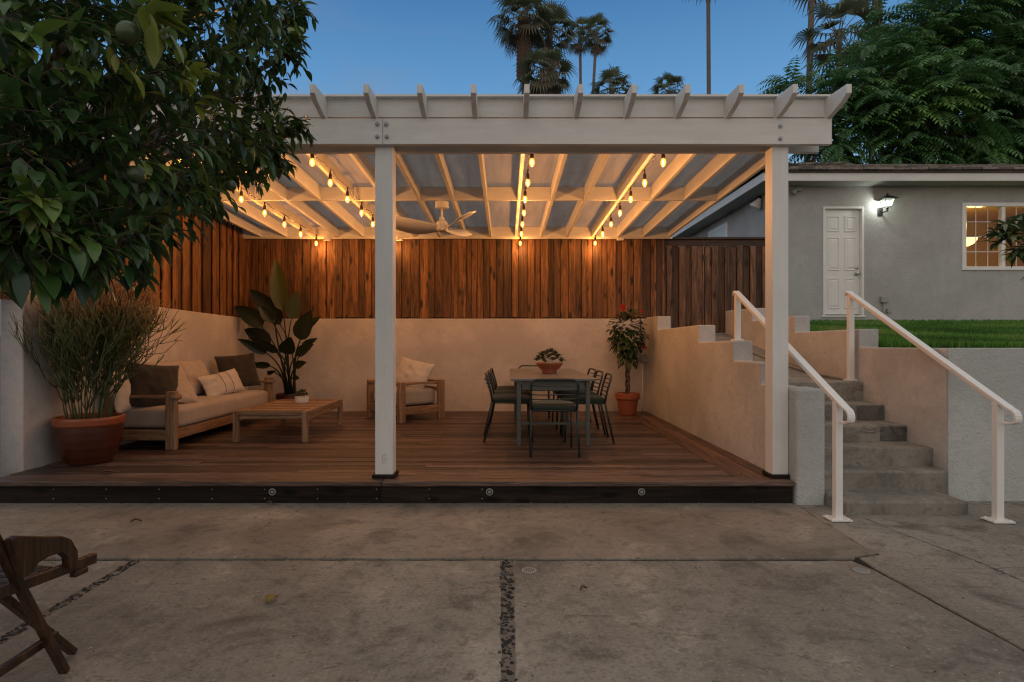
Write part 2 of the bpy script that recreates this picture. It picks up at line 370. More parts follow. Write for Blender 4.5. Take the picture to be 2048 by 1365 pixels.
# ================================================================ ground
kind(MB().box(-150,150,-60,200,-.6,-.12).build('ground', M['earth_shade']), 'structure')
def jag(p, q, n=26, a=.004):
    p, q = Vector(p), Vector(q); d = (q-p); nrm = Vector((-d.y, d.x)).normalized(); out = []
    n = max(2, int(d.length*14)) if n is None else n
    for i in range(n): out.append(tuple(p + d*i/n + (nrm*U(-a,a) if i else nrm*0)))
    return out
def slab(name, pts, z, m, a=.004):
    poly = []
    for i in range(len(pts)): poly += jag(pts[i], pts[(i+1)%len(pts)], None, a)
    o = MB().prism(poly, -.11, z).build(name, m); b = o.modifiers.new('bev','BEVEL'); b.width = .007; b.segments = 2; b.limit_method = 'ANGLE'; b.angle_limit = math.radians(60)
    return kind(o, 'structure')
slab('patio_band', [(-9,3.563),(2.07,3.563),(2.10,3.60),(2.255,3.645),(2.235,3.80),(2.25,4.0),(2.262,4.34),(2.30,4.83),(-9,4.83)], .004, M['band'], .006)
slab('patio_slab', [(-9,-4),(-2.21,-4),(-2.21,3.54),(-9,3.54)], -.004, M['slab'])
slab('patio_slab', [(-2.15,-4),(-.0,-4),(-.015,2.26),(-.033,3.54),(-2.15,3.54)], -.003, M['slab'])
slab('patio_slab', [(.03,-4),(2.15,-4),(2.16,2.50),(2.085,3.40),(2.04,3.54),(.041,3.54),(.034,2.26)], -.005, M['slab'])
slab('patio_slab', [(2.168,-4),(12,-4),(12,4.87),(2.31,4.87),(2.274,4.34),(2.262,4.0),(2.25,3.80),(2.27,3.635),(2.11,3.585),(2.10,3.41),(2.173,2.50)], -.002, M['slab'])
kind(MB().box(-9,12,-4,4.84,-.06,-.0125).build('joint_shade', M['earth_shade']), 'structure')  # near-black sheet added under the slabs so the open joints look shaded
def crack(pts, wd=.004, z=.0):
    m = MB(); L = []; n = 60
    P = [Vector(p) for p in pts]
    path = []
    for i in range(len(P)-1):
        for k in range(20): path.append(P[i].lerp(P[i+1], k/20) + Vector((U(-.008,.008), U(-.008,.008))))
    vs = []; fs = []
    for i, p in enumerate(path):
        ww = wd*U(.3,1.2); vs += [(p.x-ww/2, p.y-ww/3, z), (p.x+ww/2, p.y+ww/3, z)]
        if i: fs.append((2*i-2,2*i-1,2*i+1,2*i))
    m.add(vs, fs); return kind(m.build('crack', M['earth_shade']), 'structure')
crack([(2.62,4.36),(2.66,4.0),(2.75,3.6),(2.78,3.25),(2.74,3.0)], .006, .0005)
crack([(2.95,3.42),(2.62,3.40),(2.3,3.39)], .004, .0005)
crack([(-1.55,4.80),(-1.60,4.40),(-1.72,4.0)], .004, .0065)
def gravel(x0, x1, y0, y1, n):
    m = MB()
    for _ in range(n):
        x, y = U(x0,x1), y0 + (y1-y0)*R(); a = U(.004,.011)
        m.ball((x,y,-.0145+U(0,.008)), a*U(.8,1.4), a*U(.8,1.4), a*.8, 6, R()**1.6)
    kind(MB().box(x0-.02,x1+.02,y0-3 if y0 > 0 else y0,y1,-.10,-.0095).build('joint_fill', M['fill']), 'structure')
    o = m.build('gravel', M['pebble'], smooth=True); kind(o, 'stuff'); o['label'] = 'dark pebbles filling the narrow joint between concrete slabs'; return o
gravel(-.03,.04, 1.9,3.56, 430); gravel(-2.21,-2.152, 1.9,3.55, 420)
for i, (x, y) in enumerate(((.13,3.38),(2.0,3.375))):
    d = thing('drain_grate', ['small round metal floor drain beside the pebble joint in the middle','small round floor drain at the far right corner of the slab'][i], 'drain', (x,y,-.004), 0, 'patio floor drains')
    MB().lathe([(.043,.0),(.043,.004),(.036,.005),(.036,.0)], n=28).build('rim', M['greypaint'], d)
    g = MB(); 
    for k in range(7):
        q = -.033+k*.011; hl = math.sqrt(max(0,.036**2-q*q)); g.box(q-.003,q+.003,-hl,hl,.0,.005)
    g.build('grille', M['greypaint'], d); MB().lathe([(.036,.0015),(.0,.0015)], n=20).build('pit', M['black'], d)
def fallen(p, L, wd, rz, m, lab):
    mb = MB(); n = 8; vs = []; fs = []
    for i in range(n+1):
        s = i/n; ww = wd*math.sin(PI*min(1,s*.96+.02))**.8; z = .006+.012*math.sin(s*PI)*(1+.3*math.sin(5*s))
        for j in (-1,0,1): vs.append(((s-.5)*L, j*ww/2, z + abs(j)*.010))
    for i in range(n):
        for j in range(2): fs.append((3*i+j,3*i+j+1,3*i+j+4,3*i+j+3))
    mb.add(vs, fs); o = mb.build('fallen_leaf', m, smooth=True, loc=p); o.rotation_euler = (0,0,rz); sd = o.modifiers.new('s','SOLIDIFY'); sd.thickness = .001
    tag(o, lab, 'leaf', 'fallen leaves'); return o
fallen((-1.16,2.97,-.002), .085, .05, 1.3, M['yleaf'], 'yellow green fallen leaf alone in the middle of the left slab')
fallen((-2.62,3.36,-.003), .12, .04, .1, M['dryleaf'], 'brown fallen leaf behind the wooden folding chair arm')
fallen((-3.32,5.03,.181), .15, .035, .15, M['dryleaf'], 'thin dry leaf lying at the front of the deck boards')
fallen((-2.62,4.25,.005), .07, .03, .4, M['dryleaf'], 'small dark leaf on the concrete band, farthest left of its row')
fallen((-1.86,4.72,.005), .06, .025, -.2, M['dryleaf'], 'small dark leaf just below the black deck fascia, left of the leftmost step light')
fallen((.40,1.95+1.15,-.004), .05, .02, .7, M['dryleaf'], 'tiny dry leaf right of the pebble joint on the middle slab')
g = MB()
for _ in range(260):
    q = R()
    x, y = (U(-3.6,3.2), U(2.0,4.7)) if q < .6 else (U(-3.6,2.2), 4.765-.05*R()**2) if q < .85 else (U(-3,2), 3.545+U(-.05,.012))
    a = U(0,PI); L_ = U(.004,.013); wd = L_*U(.25,.6); dx, dy = math.cos(a), math.sin(a); z = .0075
    g.add([(x-dx*L_,y-dy*L_,z),(x+dy*wd,y-dx*wd,z+.003),(x+dx*L_,y+dy*L_,z+.001),(x-dy*wd,y+dx*wd,z+.004)], [(0,1,2,3)], .97 if R() < .25 else U(0,.5))
o = kind(g.build('leaf_litter', M['litter']), 'stuff'); o['label'] = 'tiny bits of leaf litter scattered over the concrete'
# ================================================================ deck
deck = thing('deck', 'low redwood plank deck under the white pergola', 'deck', (0,4.75,0))
m = MB(); y = 4.90
while y < 9.63:
    y1 = min(y+.0965, 9.64)
    xs = [-4.14] + sorted(U(-3.8,1.6) for _ in range(random.choice((1,1,2)))) + [1.86]
    for a, b in zip(xs[:-1], xs[1:]): m.box(a+.0015, b-.0015, y+.0045, y1-.0045, .145+U(-.001,.001), .18+U(-.0028,.0028), R())
    y = y1
m.build('plank_field', M['deck'], deck, bev=.005, world=True)
m = MB()
for k in range(3):
    x0 = 1.865+k*.128; m.box(x0+.003, x0+.125, 4.90, 9.64, .145, .1805, R())
m.build('border_board', M['deck_edge'], deck, bev=.004, world=True)
m = MB(); m.box(-4.4,-.985,4.745,4.897,.143,.182,.4); m.box(-.98,2.283,4.745,4.897,.143,.1825,.75)
m.build('nosing_board', M['deck'], deck, bev=.006, world=True)
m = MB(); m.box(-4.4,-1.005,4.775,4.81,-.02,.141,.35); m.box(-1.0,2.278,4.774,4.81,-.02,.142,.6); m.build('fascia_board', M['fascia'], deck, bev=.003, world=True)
MB().box(-4.14,2.2,4.815,9.6,-.02,.135).build('joist_frame', M['fascia'], deck, world=True)
for k in range(9):
    x = -3.6+k*.42+(.05 if k > 5 else 0)
    for z in (.04,.115): MB().ball((x,4.772,z), .005,.002,.005, 6).build('screw', M['steel'], deck, world=True)
for px in (545,979,1283):
    c = at(px,984,4.772); g = MB(); vs = [(.028,0),(.028,.006),(.022,.009),(.018,.005),(.012,.005),(.011,.008),(.0,.009)]
    g.lathe(vs, n=24); o = g.build('recessed_light', M['greypaint'], deck, smooth=False); o.location = (c.x, .022, c.z); o.rotation_euler = (PI/2,0,0)
    MB().lathe([(.0205,.0078),(.0125,.0062)], n=20).build('ring', M['black'], o)
# ================================================================ stucco walls
MB().box(-4.34,2.45,9.64,9.84,-.03,1.668)
def wallobj(name, mb, mat, label, cat='wall', bev=.012):
    return tag(mb.build(name, mat, bev=bev), label, cat)
wallobj('stucco_wall', MB().box(-4.34,2.46,9.64,9.84,-.03,1.668), M['wall'], 'low cream stucco wall across the back of the deck, under the redwood fence')
wallobj('stucco_wall', MB().prism_x([(5.14,-.03),(9.638,-.03),(9.638,1.668),(6.7,1.715),(5.14,1.74)], -4.34,-4.14), M['wall'], 'low cream stucco wall on the left of the deck, behind the sofa')
m = MB(); m.prism_x([(5.03,-.03),(9.638,-.03),(9.638,1.685),(8.91,1.675),(8.91,1.473),(7.01,1.488),(7.01,1.285),(5.95,1.300),(5.95,1.10),(5.3,1.105),(5.3,.915),(5.03,.917)], 2.25, 2.45)
sw = thing('stepped_wall', 'stepped cream stucco wall between the deck and the concrete stairs', 'wall', (2.35,4.9,0))
m.build('wall_body', M['stair_wall'], sw, bev=.012, world=True)
MB().box(2.296,2.525,4.74,5.028,-.03,.915).build('end_pier', M['rough_wall'], sw, bev=.02, world=True)
rw = thing('stepped_wall', 'stepped stucco wall right of the concrete stairs, below the lawn edge', 'wall', (3.68,4.96,0))
MB().prism_x([(4.876,-.03),(9.9,-.03),(9.9,1.80),(8.73,1.786),(8.73,1.60),(7.45,1.615),(7.45,1.41),(6.08,1.42),(6.08,1.233),(4.876,1.236)], 3.58, 3.78).build('wall_body', M['stair_wall'], rw, bev=.012, world=True)
wallobj('retaining_wall', MB().box(3.582,13,4.86,4.875,-.03,1.2375).box(3.781,13,4.8751,5.06,-.03,1.2365), M['rough_wall'], 'rough grey stucco retaining wall holding up the lawn, behind the right railing', bev=.014)
# ================================================================ stairs
st = thing('concrete_stairs', 'worn grey concrete steps climbing between two stucco walls', 'stairs', (3.0,4.47,0))
Yf = [4.47,4.80,5.05,5.36,5.68,6.01]; T = [.095,.25,.40,.545,.70]
for i in range(5):
    g = MB(); x0 = 2.535 if i < 2 else 2.445; x1 = (3.45,3.52,3.59,3.59,3.59)[i]
    if i == 2: g.box(2.527,x1,Yf[i],5.029,-.02,T[i]); g.box(2.445,x1,5.03,Yf[i+1]+.01,-.02,T[i]-.0006)
    else: g.box(x0,x1,Yf[i],Yf[i+1]+.01,-.02,T[i])
    if i == 1: g.box(3.50,3.60,4.862,5.06,-.02,.2485)
    if i == 0: g.box(2.527,2.60,4.49,4.805,-.02,.088)
    o = g.build('step', M['step'], st, bev=.014, world=True)
    if i >= 2:
        MB().box(3.40-.02*i,3.589,Yf[i]-.004,Yf[i]+.012,T[i-1]+.002,T[i]-.012).build('patch', M['patch'], o, bev=.006, world=True)
MB().prism_x([(6.01,-.02),(9.76,-.02),(9.76,1.43),(8.4,1.20),(7.6,1.03),(6.9,.93),(6.4,.892),(6.01,.89)], 2.445, 3.589).build('top_landing', M['step'], st, bev=.014, world=True)
g = MB(); pts = [(3.50,6.2,.90),(3.46,6.9,.945),(3.40,7.6,1.05),(3.3,8.2,1.17)]; g.tube(pts, [.012,.02,.02,.012], 6); g.build('ramp_lip', M['step'], st, world=True)
# ================================================================ fences
def boards(m, a, b, axis, plane, z0, z1, zj=.01, wmin=.085, wmax=.15, th=.018):
    p = a; k = 0
    while p < b-.02:
        wd = min(U(wmin,wmax), b-p); off = (k % 2)*.024 + U(0,.006)
        g = U(.003,.009)
        if axis == 'x': m.box(p+g/2,p+wd-g/2, plane-off-th, plane-off, z0+U(-zj,zj), z1+U(-zj,zj), R())
        else:           m.box(plane+off, plane+off+th, p+g/2,p+wd-g/2, z0+U(-zj,zj), z1+U(-zj,zj), R())
        p += wd; k += 1
bf = thing('wooden_fence', 'tall redwood board fence along the back, above the cream wall', 'fence', (-1,9.7,1.67))
m = MB(); boards(m, -4.25, 2.56, 'x', 9.735, 1.685, 3.06); m.build('boards', M['fence'], bf, bev=.003, world=True)
MB().box(-4.2,2.47,9.737,9.775,1.9,1.99).box(-4.2,2.47,9.737,9.775,2.7,2.79).box(-4.2,2.47,9.776,9.80,1.672,3.05).build('rail', M['gate'], bf, world=True)
lf = thing('wooden_fence', 'tall redwood board fence on the left side, behind the sofa and cactus', 'fence', (-4.22,7.2,1.7))
m = MB(); boards(m, 5.0, 9.72, 'y', -4.235, 1.655, 3.16, .012); m.build('boards', M['fence'], lf, bev=.003, world=True)
MB().box(-4.275,-4.237,5.0,9.7,1.9,1.99).box(-4.275,-4.237,5.0,9.7,2.7,2.79).box(-4.30,-4.277,5.0,9.7,1.66,3.12).build('rail', M['gate'], lf, world=True)
gt = thing('side_gate', 'dark weathered redwood gate with a flat cap at the top of the stairs', 'gate', (3.3,9.82,1.43))
for (a, b) in ((2.50,3.235),(3.25,4.30)):
    m = MB(); boards(m, a, b, 'x', 9.83, 1.44, 2.86, .004, .09, .12); lw = m.build('gate_leaf', M['gate'], gt, bev=.003, world=True)
    MB().box(a,b,9.835,9.87,1.6,1.7).box(a,b,9.835,9.87,2.6,2.7).box(a,b,9.872,9.885,1.45,2.86).build('back_rail', M['gate'], lw, world=True)
    MB().box(a-.003,b+.003,9.75,9.92,2.965,3.0).box(a,b,9.79,9.828,2.86,2.963).build('cap', M['gatecap'], lw, bev=.004, world=True)
MB().box(3.20,3.24,9.775,9.79,2.62,2.72).ball((3.222,9.772,2.67),.015).build('latch', M['iron'], gt, world=True)
# ================================================================ pergola
pg = thing('pergola', 'white painted timber pergola with curved rafter tails over the deck', 'pergola', (-.9,4.9,0))
zb = lambda y: 3.083 - .0258*(y-4.83)
MB().box(-4.6,-.991,4.815,4.865,2.874,3.081).box(-.988,2.616,4.815,4.865,2.874,3.081).build('front_beam', M['beam'], pg, bev=.003, world=True)
MB().box(-4.6,2.616,5.015,5.065,2.874,3.078).build('front_beam', M['beam'], pg, bev=.003, world=True)
MB().box(-4.6,2.66,9.585,9.635,2.945,3.12).build('back_beam', M['beam'], pg, bev=.003, world=True)
for (x0, x1) in ((-4.42,-4.28),(-1.063,-.919),(2.163,2.293)):
    p = MB().box(x0,x1,4.868,5.012,.182,3.077).build('post', M['post'], pg, bev=.006, world=True)
    MB().box(x0-.022,x1+.022 if x1 < 2 else x1-.002+.018,4.846,5.03,.1835,.213).build('post_base', M['fascia'], p, bev=.008, world=True)
RX = [2.597-.4064*i for i in range(18)]
for x in RX:
    g = MB(); prof = [(4.54,zb(4.54)+.148),(4.54,zb(4.54)+.080),(4.62,zb(4.62)+.040),(4.80,zb(4.8)+.0015),(9.583,zb(9.583)+.0015),(9.583,zb(9.583)+.17),(4.84,zb(4.84)+.17)]
    g.prism_x(prof, x-.02, x+.02, R()); g.build('rafter', M['rafter'], pg, bev=.003, world=True)
for a, b in zip(RX[1:], RX[:-1]):
    for (y0, y1) in ((4.855,4.893),(7.33,7.368),(9.54,9.578)):
        MB().prism_x([(y0,zb(y0)+(.024 if y0 < 5 else .004)),(y1,zb(y1)+(.024 if y0 < 5 else .004)),(y1,zb(y1)+.166),(y0,zb(y0)+.166)], a+.0205, b-.0205).build('blocking', M['beam'], pg, world=True)
    g = MB(); g.prism_x([(4.834,zb(4.83)+.172),(9.64,zb(9.64)+.172),(9.64,zb(9.64)+.182),(4.83,zb(4.83)+.182)], a+.002, b-.002, R()); g.build('roof_panel', M['panel'], pg, world=True)
MB().box(-4.6,2.618,4.806,4.832,zb(4.83)+.1715,zb(4.83)+.188).build('edge_trim', M['beam'], pg, world=True)
for (px, py) in ((755,249),(773,249),(755,274),(774,274),(1561,253),(1561,278)):
    c = at(px,py,4.815); o = MB().lathe([(.019,0),(.019,.004),(.010,.005),(.010,.018),(.0,.018)], n=14).build('bolt', M['bolt'], pg); o.location = (c.x+.9, 4.814-4.9, c.z); o.rotation_euler = (PI/2,0,0)
for px in (655,800,1240):
    c = at(px,478,9.55); MB().box(c.x-.05,c.x+.05,9.50,9.56,c.z-.03,c.z+.015).build('bracket', M['beam'], pg, bev=.004, world=True)
g = MB(); cx, cz = (769-CX)*4.867/F, H-(918-CY)*4.867/F
g.tube([(cx+.022*math.cos(a)*.8, 4.866, cz+.035*math.sin(a)) for a in [q*.35+.7 for q in range(14)]], .0014, 5)
g.tube([(cx+.010+.01*math.cos(a), 4.866, cz-.008+.018*math.sin(a)) for a in [q*.5 for q in range(9)]], .0012, 5)
g.build('scuff_mark', M['greypaint'], pg, world=True)
# ================================================================ string lights
def lamp_point(name, loc, energy, col, rad, parent=None):
    L = bpy.data.lights.new(name,'POINT'); L.energy = energy; L.color = col; L.shadow_soft_size = rad
    o = bpy.data.objects.new(name, L); COL.objects.link(o); o.location = loc
    if parent: o.parent = parent
    return o
BULBP = 7.2
base = None
LBL = ['string of warm glowing bulbs along the leftmost lit rafter, above the sofa','string of warm glowing bulbs left of the middle post, above the coffee table',
       'string of warm glowing bulbs in the middle of the pergola, right of the fan','string of warm glowing bulbs nearest the right post, above the potted tree']
soc = MB().lathe([(.0,.115),(.006,.115),(.0062,.075),(.014,.070),(.017,.052),(.0175,.02),(.015,.014),(0,.014)], n=12)
blb = MB().lathe([(.012,.016),(.019,.004),(.0245,-.014),(.0255,-.03),(.021,-.047),(.011,-.058),(0,-.061)], n=16)
cor = MB().lathe([(.003,.004),(.0085,-.012),(.0105,-.028),(.007,-.042),(0,-.047)], n=10)
proto = None
for si, sx in enumerate((-3.005,-1.80,.222,1.418)):
    s = thing('string_light', LBL[si], 'string light', (sx,7.4,2.9), 0, 'string lights under the pergola')
    ys = [5.50+.655*k for k in range(7)]
    ys[-1] += .08
    zs = [2.955-.0125*k for k in range(7)]
    cab = []
    full = [(4.98, 3.05)] + list(zip(ys, [z+.112 for z in zs])) + [(9.56, 2.985)]
    for (ya, za), (yb, zb_) in zip(full[:-1], full[1:]):
        for k in range(6):
            q = k/6; cab.append((sx + .012*math.sin(9*q+si), ya+(yb-ya)*q, za+(zb_-za)*q + (.035*4*q*(1-q) if False else -.012*math.sin(PI*q))))
    cab.append((sx,9.56,2.985))
    MB().tube(cab, .005, 6).build('cable', M['socket'], s, smooth=True, world=True)
    for k, (yy, zz) in enumerate(zip(ys, zs)):
        lo = (U(-.006,.006)+(.02 if k == 0 else 0), yy-7.4, zz-2.9)
        if proto is None:
            a = soc.build('socket', M['socket'], s, smooth=True); b = blb.build('bulb', M['bulb'], a, smooth=True); c = cor.build('filament', M['core'], a, smooth=True); proto = (a,b,c)
        else:
            a = proto[0].copy(); b = proto[1].copy(); c = proto[2].copy()
            for o, pr in ((a,s),(b,a),(c,a)): COL.objects.link(o); o.parent = pr
        a.location = lo
        lamp_point('bulb_lamp', (0,0,-.066), BULBP, (1,.43,.135), .012, a)
    a = proto[0].copy() if proto[0].parent is not s or len(ys) else None
    a.parent = s; COL.objects.link(a); a.location = (-.03,ys[0]-.06-7.4,zs[0]+.03-2.9)
# ================================================================ ceiling fan
fn = thing('ceiling_fan', 'white three bladed ceiling fan hanging from the pergola mid beam', 'ceiling fan', (-.785,7.35,2.66))
MB().lathe([(.0,.345),(.082,.345),(.082,.27),(.07,.262),(0,.262)], n=28).build('canopy', M['rail'], fn, bev=.004)
MB().tube([(0,0,.26),(0,0,.12)], .014, 12).build('downrod', M['rail'], fn, smooth=True)
MB().lathe([(0,.155),(.03,.155),(.034,.12),(.06,.105),(.072,.07),(.072,.01),(.055,-.012),(0,-.016)], n=28).build('motor', M['rail'], fn, bev=.003)
for k, ang in enumerate((-52,70,190)):
    g = MB(); vs = []; fs = []; n = 16
    for i in range(n+1):
        s = i/n; rr = .04+.60*s; ww = (.07+.15*math.sin(min(1,s*1.15+.05)*PI*.62))*(1 if s < .93 else (1-((s-.93)/.07)**2*.75))
        tw = .62*(1-.35*s); zc = .02+.10*s*s-.02*s
        for j in (-1,0,1):
            o_ = j*ww*.62; vs.append((rr, o_*math.cos(tw)-.03*s, zc + o_*math.sin(tw) + .008*(1-abs(j))))
    for i in range(n):
        for j in range(2): fs.append((3*i+j,3*i+3+j,3*i+4+j,3*i+1+j))
    g.add(vs, fs); b = g.build('blade', M['rail'], fn, smooth=True); b.rotation_euler = (0,0,math.radians(ang))
    sd = b.modifiers.new('s','SOLIDIFY'); sd.thickness = .010; sd.offset = 0
# ================================================================ handrails
def handrail(name, label, low, high, zl, zh, zbase):
    # low/high: plan points of the two posts; zl/zh: rail top height there; zbase: foot of the upper post
    r = thing(name, label, 'handrail', (low[0],low[1],0))
    lo = Vector((low[0],low[1],zl)); hi = Vector((high[0],high[1],zh)); d = (hi-lo).normalized()
    a = lo - d*.125; b = hi + d*.04
    g = MB(); g.beam(a - Vector((0,0,.014)), b - Vector((0,0,.014)), .058, .022); 
    # curled lower end
    pts = []; c0 = a + Vector((0,0,-.014))
    prev = c0
    for k in range(1,10):
        an = k*.33; back = Vector((0,-1,0)); 
        p = c0 + Vector((0,-.058*math.sin(an), -.058*(1-math.cos(an)))); 
        if k > 6: p += Vector((0,.018*(k-6), .004*(k-6)))
        g.beam(prev, p + (p-prev)*.12, .056-.001*k, .018); prev = p
    g.ball((prev.x,prev.y,prev.z), .028,.012,.012, 10)
    c1 = b - Vector((0,0,.014)); prev = c1
    for k in range(1,6):
        an = k*.5; p = c1 + Vector((0,.02*math.sin(an),-.02*(1-math.cos(an)))); g.beam(prev, p, .056, .018); prev = p
    g.beam(lo - d*.02 - Vector((0,0,.038)), hi + d*.0 - Vector((0,0,.038)), .034, .026)
    g.build('rail', M['rail'], r, bev=.004, world=True)
    for (p, zt, z0, nm) in ((low, zl, .004, 0), (high, zh, zbase, 1)):
        o = MB().box(p[0]-.026,p[0]+.026,p[1]-.026,p[1]+.026,z0+.009,zt-.034).build('post', M['rail'], r, bev=.004, world=True)
        g = MB().box(p[0]-.075,p[0]+.075,p[1]-.065,p[1]+.065,z0,z0+.010) if not nm else MB().box(p[0]-.05,p[0]+.05,p[1]-.05,p[1]+.05,z0,z0+.010)
        q = .055 if not nm else .036
        for i in (-1,1):
            for j in (-1,1): g.lathe([(.010,.010),(.010,.018),(0,.019)], (p[0]+i*q,p[1]+j*q*.8,z0), 8)
        g.build('base_plate', M['rail'], o, world=True)
    return r
handrail('handrail', 'white metal handrail on the left of the steps, nearest the pergola post', (2.398,4.34), (2.362,6.12), .885, 1.80, 1.302)
handrail('handrail', 'white metal handrail on the right of the steps, in front of the retaining wall', (3.525,4.30), (3.52,6.13), .885, 1.80, .893)
# ================================================================ pillows and cushions
def pillow(name, w, h, t, mat, loc, rot, label, cat='cushion', group='loose cushions on the sofa', seed=0, seam=False):
    n = 22; vs = []; fs = []
    for side in (1,-1):
        b = len(vs)
        for i in range(n+1):
            for j in range(n+1):
                u = -1+2*i/n; v = -1+2*j/n
                th = (max(0,1-abs(u)**2.6)**.55)*(max(0,1-abs(v)**2.6)**.55)
                pin = 1-.07*(1-abs(v)**2)*(abs(u)**6); pin2 = 1-.07*(1-abs(u)**2)*(abs(v)**6)
                q = Vector((u*3+seed*7.1, v*3, side*2)); nz = mnoise.noise(q)*.10 + mnoise.noise(q*2.6)*.05
                vs.append((u*w/2*pin, side*t/2*th*(1+nz*2) + .012*mnoise.noise(q*.7)*(1), v*h/2*pin2))
        for i in range(n):
            for j in range(n):
                k = b+i*(n+1)+j; f = (k,k+n+1,k+n+2,k+1); fs.append(f if side < 0 else f[::-1])
    m = MB(); m.add(vs, fs); o = m.build(name, mat, smooth=True)
    import bmesh
    bm = bmesh.new(); bm.from_mesh(o.data); bmesh.ops.remove_doubles(bm, verts=bm.verts, dist=.0004); bm.to_mesh(o.data); bm.free()
    o.location = loc; o.rotation_euler = rot
    if seam:
        for x in (-.075,.085):
            g = MB(); P = []
            for k in range(13):
                v = -1+2*k/12; u = x/(w/2); th = (max(0,1-abs(u)**2.6)**.55)*(max(0,1-abs(v)**2.6)**.55); P.append((x, -t/2*th*1.10-.004, v*h/2*.97))
            g.tube(P, .0028, 5); g.build('stripe', M['charcoal'], o)
    tag(o, label, cat, group); return o
DZ = .181
def slabcushion(name, x0,x1,y0,y1,z0,z1, mat, parent, r=.05):
    g = MB(); nx, ny = 14, 20; 
    import bmesh
    bm = bmesh.new(); bmesh.ops.create_cube(bm, size=1)
    bmesh.ops.subdivide_edges(bm, edges=bm.edges[:], cuts=13, use_grid_fill=True)
    for v in bm.verts:
        u = Vector((v.co.x*2, v.co.y*2, v.co.z*2))
        px, py, pz = x0+(x1-x0)*(v.co.x+.5), y0+(y1-y0)*(v.co.y+.5), z0+(z1-z0)*(v.co.z+.5)
        cx_ = min(max(px,x0+r),x1-r); cy_ = min(max(py,y0+r),y1-r); cz_ = min(max(pz,z0+r),z1-r)
        d = Vector((px-cx_,py-cy_,pz-cz_))
        if d.length > r: d = d.normalized()*r
        p = Vector((cx_,cy_,cz_)) + d
        if u.z > .3: p.z += .018*(1-abs(u.x)**3)*(1-abs(u.y)**3) + .006*mnoise.noise(p*5)
        p += Vector((mnoise.noise(p*6), mnoise.noise(p*6+Vector((9,0,0))), 0))*.004
        v.co = p
    me = bpy.data.meshes.new(name); bm.to_mesh(me); bm.free(); me.materials.append(mat)
    me.polygons.foreach_set('use_smooth', [True]*len(me.polygons))
    o = bpy.data.objects.new(name, me); COL.objects.link(o); o.parent = parent; return o
# ================================================================ sofa (axis-aligned, along the left wall)
sf = thing('sofa', 'long low teak sofa with a thick taupe seat cushion by the left wall', 'sofa', (-3.37,6.1,DZ))
L, W = 2.60, .74            # local: x from 0 (front) to -W (wall), y from 0 (near) to L
for (x, y) in ((-.055,.05),(-.055,L-.05),(-W+.05,.05),(-W+.05,L-.05)):
    m = MB().box(x-.055,x+.055,y-.032,y+.032,0,.60 if x > -.3 else .62); m.build('leg', M['teak'], sf, bev=.012)
for x in (-.075,-W+.03): MB().box(x,x+.04,.083,L-.083,.10,.205).build('side_rail', M['teak_y'], sf, bev=.006)
for y in (.05,L-.05): MB().box(-W+.106,-.111,y-.02,y+.02,.10,.205).build('end_rail', M['teak_x'], sf, bev=.006)
for y in (.05, L-.05):
    MB().box(-W+.0,-.0,y-.034+ (.07 if y < 1 else -.07)*0,y+.034,.535,.565).build('armrest', M['teak_x'], sf, bev=.008) if 0 else MB().box(-W+.106,.004,y-(.0 if y<1 else .064)+.034*(0 if y>1 else 1),y+(.064 if y<1 else 0)-.034*(0 if y<1 else 1),.525,.558).build('armrest', M['teak_x'], sf, bev=.008)
    MB().box(-.045,.028,y-.06,y+.06,.515,.568).build('arm_block', M['teak'], sf, bev=.02)
g = MB()
for k in range(3): g.box(-W+.012,-W+.032,.083,L-.083,.27+.11*k,.34+.11*k)
g.build('back_slats', M['teak_y'], sf, bev=.004)
slabcushion('seat_cushion', -W+.06,.035-.06,.085,L-.085,.207,.425, M['seat'], sf, .055)
g = MB()
for k in range(16): g.box(-W+.08,-.08,.12+k*.16,.18+k*.16,.18,.2055)
g.build('seat_slats', M['teak_x'], sf)
sx = -3.37
pillow('cushion', .62,.50,.20, M['beige'], (sx-.52,6.92,DZ+.66), (math.radians(-22),0,PI/2-.12), 'large beige cushion leaning on the wall, nearest of the two beige back cushions', seed=1)
pillow('cushion', .66,.48,.20, M['beige'], (sx-.56,7.58,DZ+.66), (math.radians(-20),0,PI/2+.05), 'large beige cushion behind the striped white lumbar cushion', seed=2)
pillow('cushion', .52,.50,.19, M['charcoal'], (sx-.40,6.42,DZ+.64), (math.radians(-20),math.radians(6),PI/2-.75), 'dark charcoal cushion at the near end of the sofa behind the armrest', seed=3)
pillow('cushion', .34,.30,.12, M['beige'], (sx-.20,6.66,DZ+.545), (math.radians(-35),math.radians(12),PI/2-.25), 'small beige cushion tucked low beside the near sofa armrest', seed=4)
pillow('cushion', .54,.50,.18, M['charcoal'], (sx-.40,8.44,DZ+.70), (math.radians(-20),math.radians(-5),PI/2-.85), 'dark charcoal cushion at the far end of the sofa', seed=5)
pillow('cushion', .74,.32,.15, M['linen'], (sx-.27,7.70,DZ+.575), (math.radians(-26),math.radians(-6),PI/2-.18), 'long white linen lumbar cushion with two thin dark stripes', seed=6, seam=True)
pillow('cushion', .60,.46,.18, M['linen'], (sx-.60,6.33,DZ+.60), (math.radians(-20),0,PI/2-.05), 'pale cushion in the near sofa corner, half hidden by the cactus', seed=8)
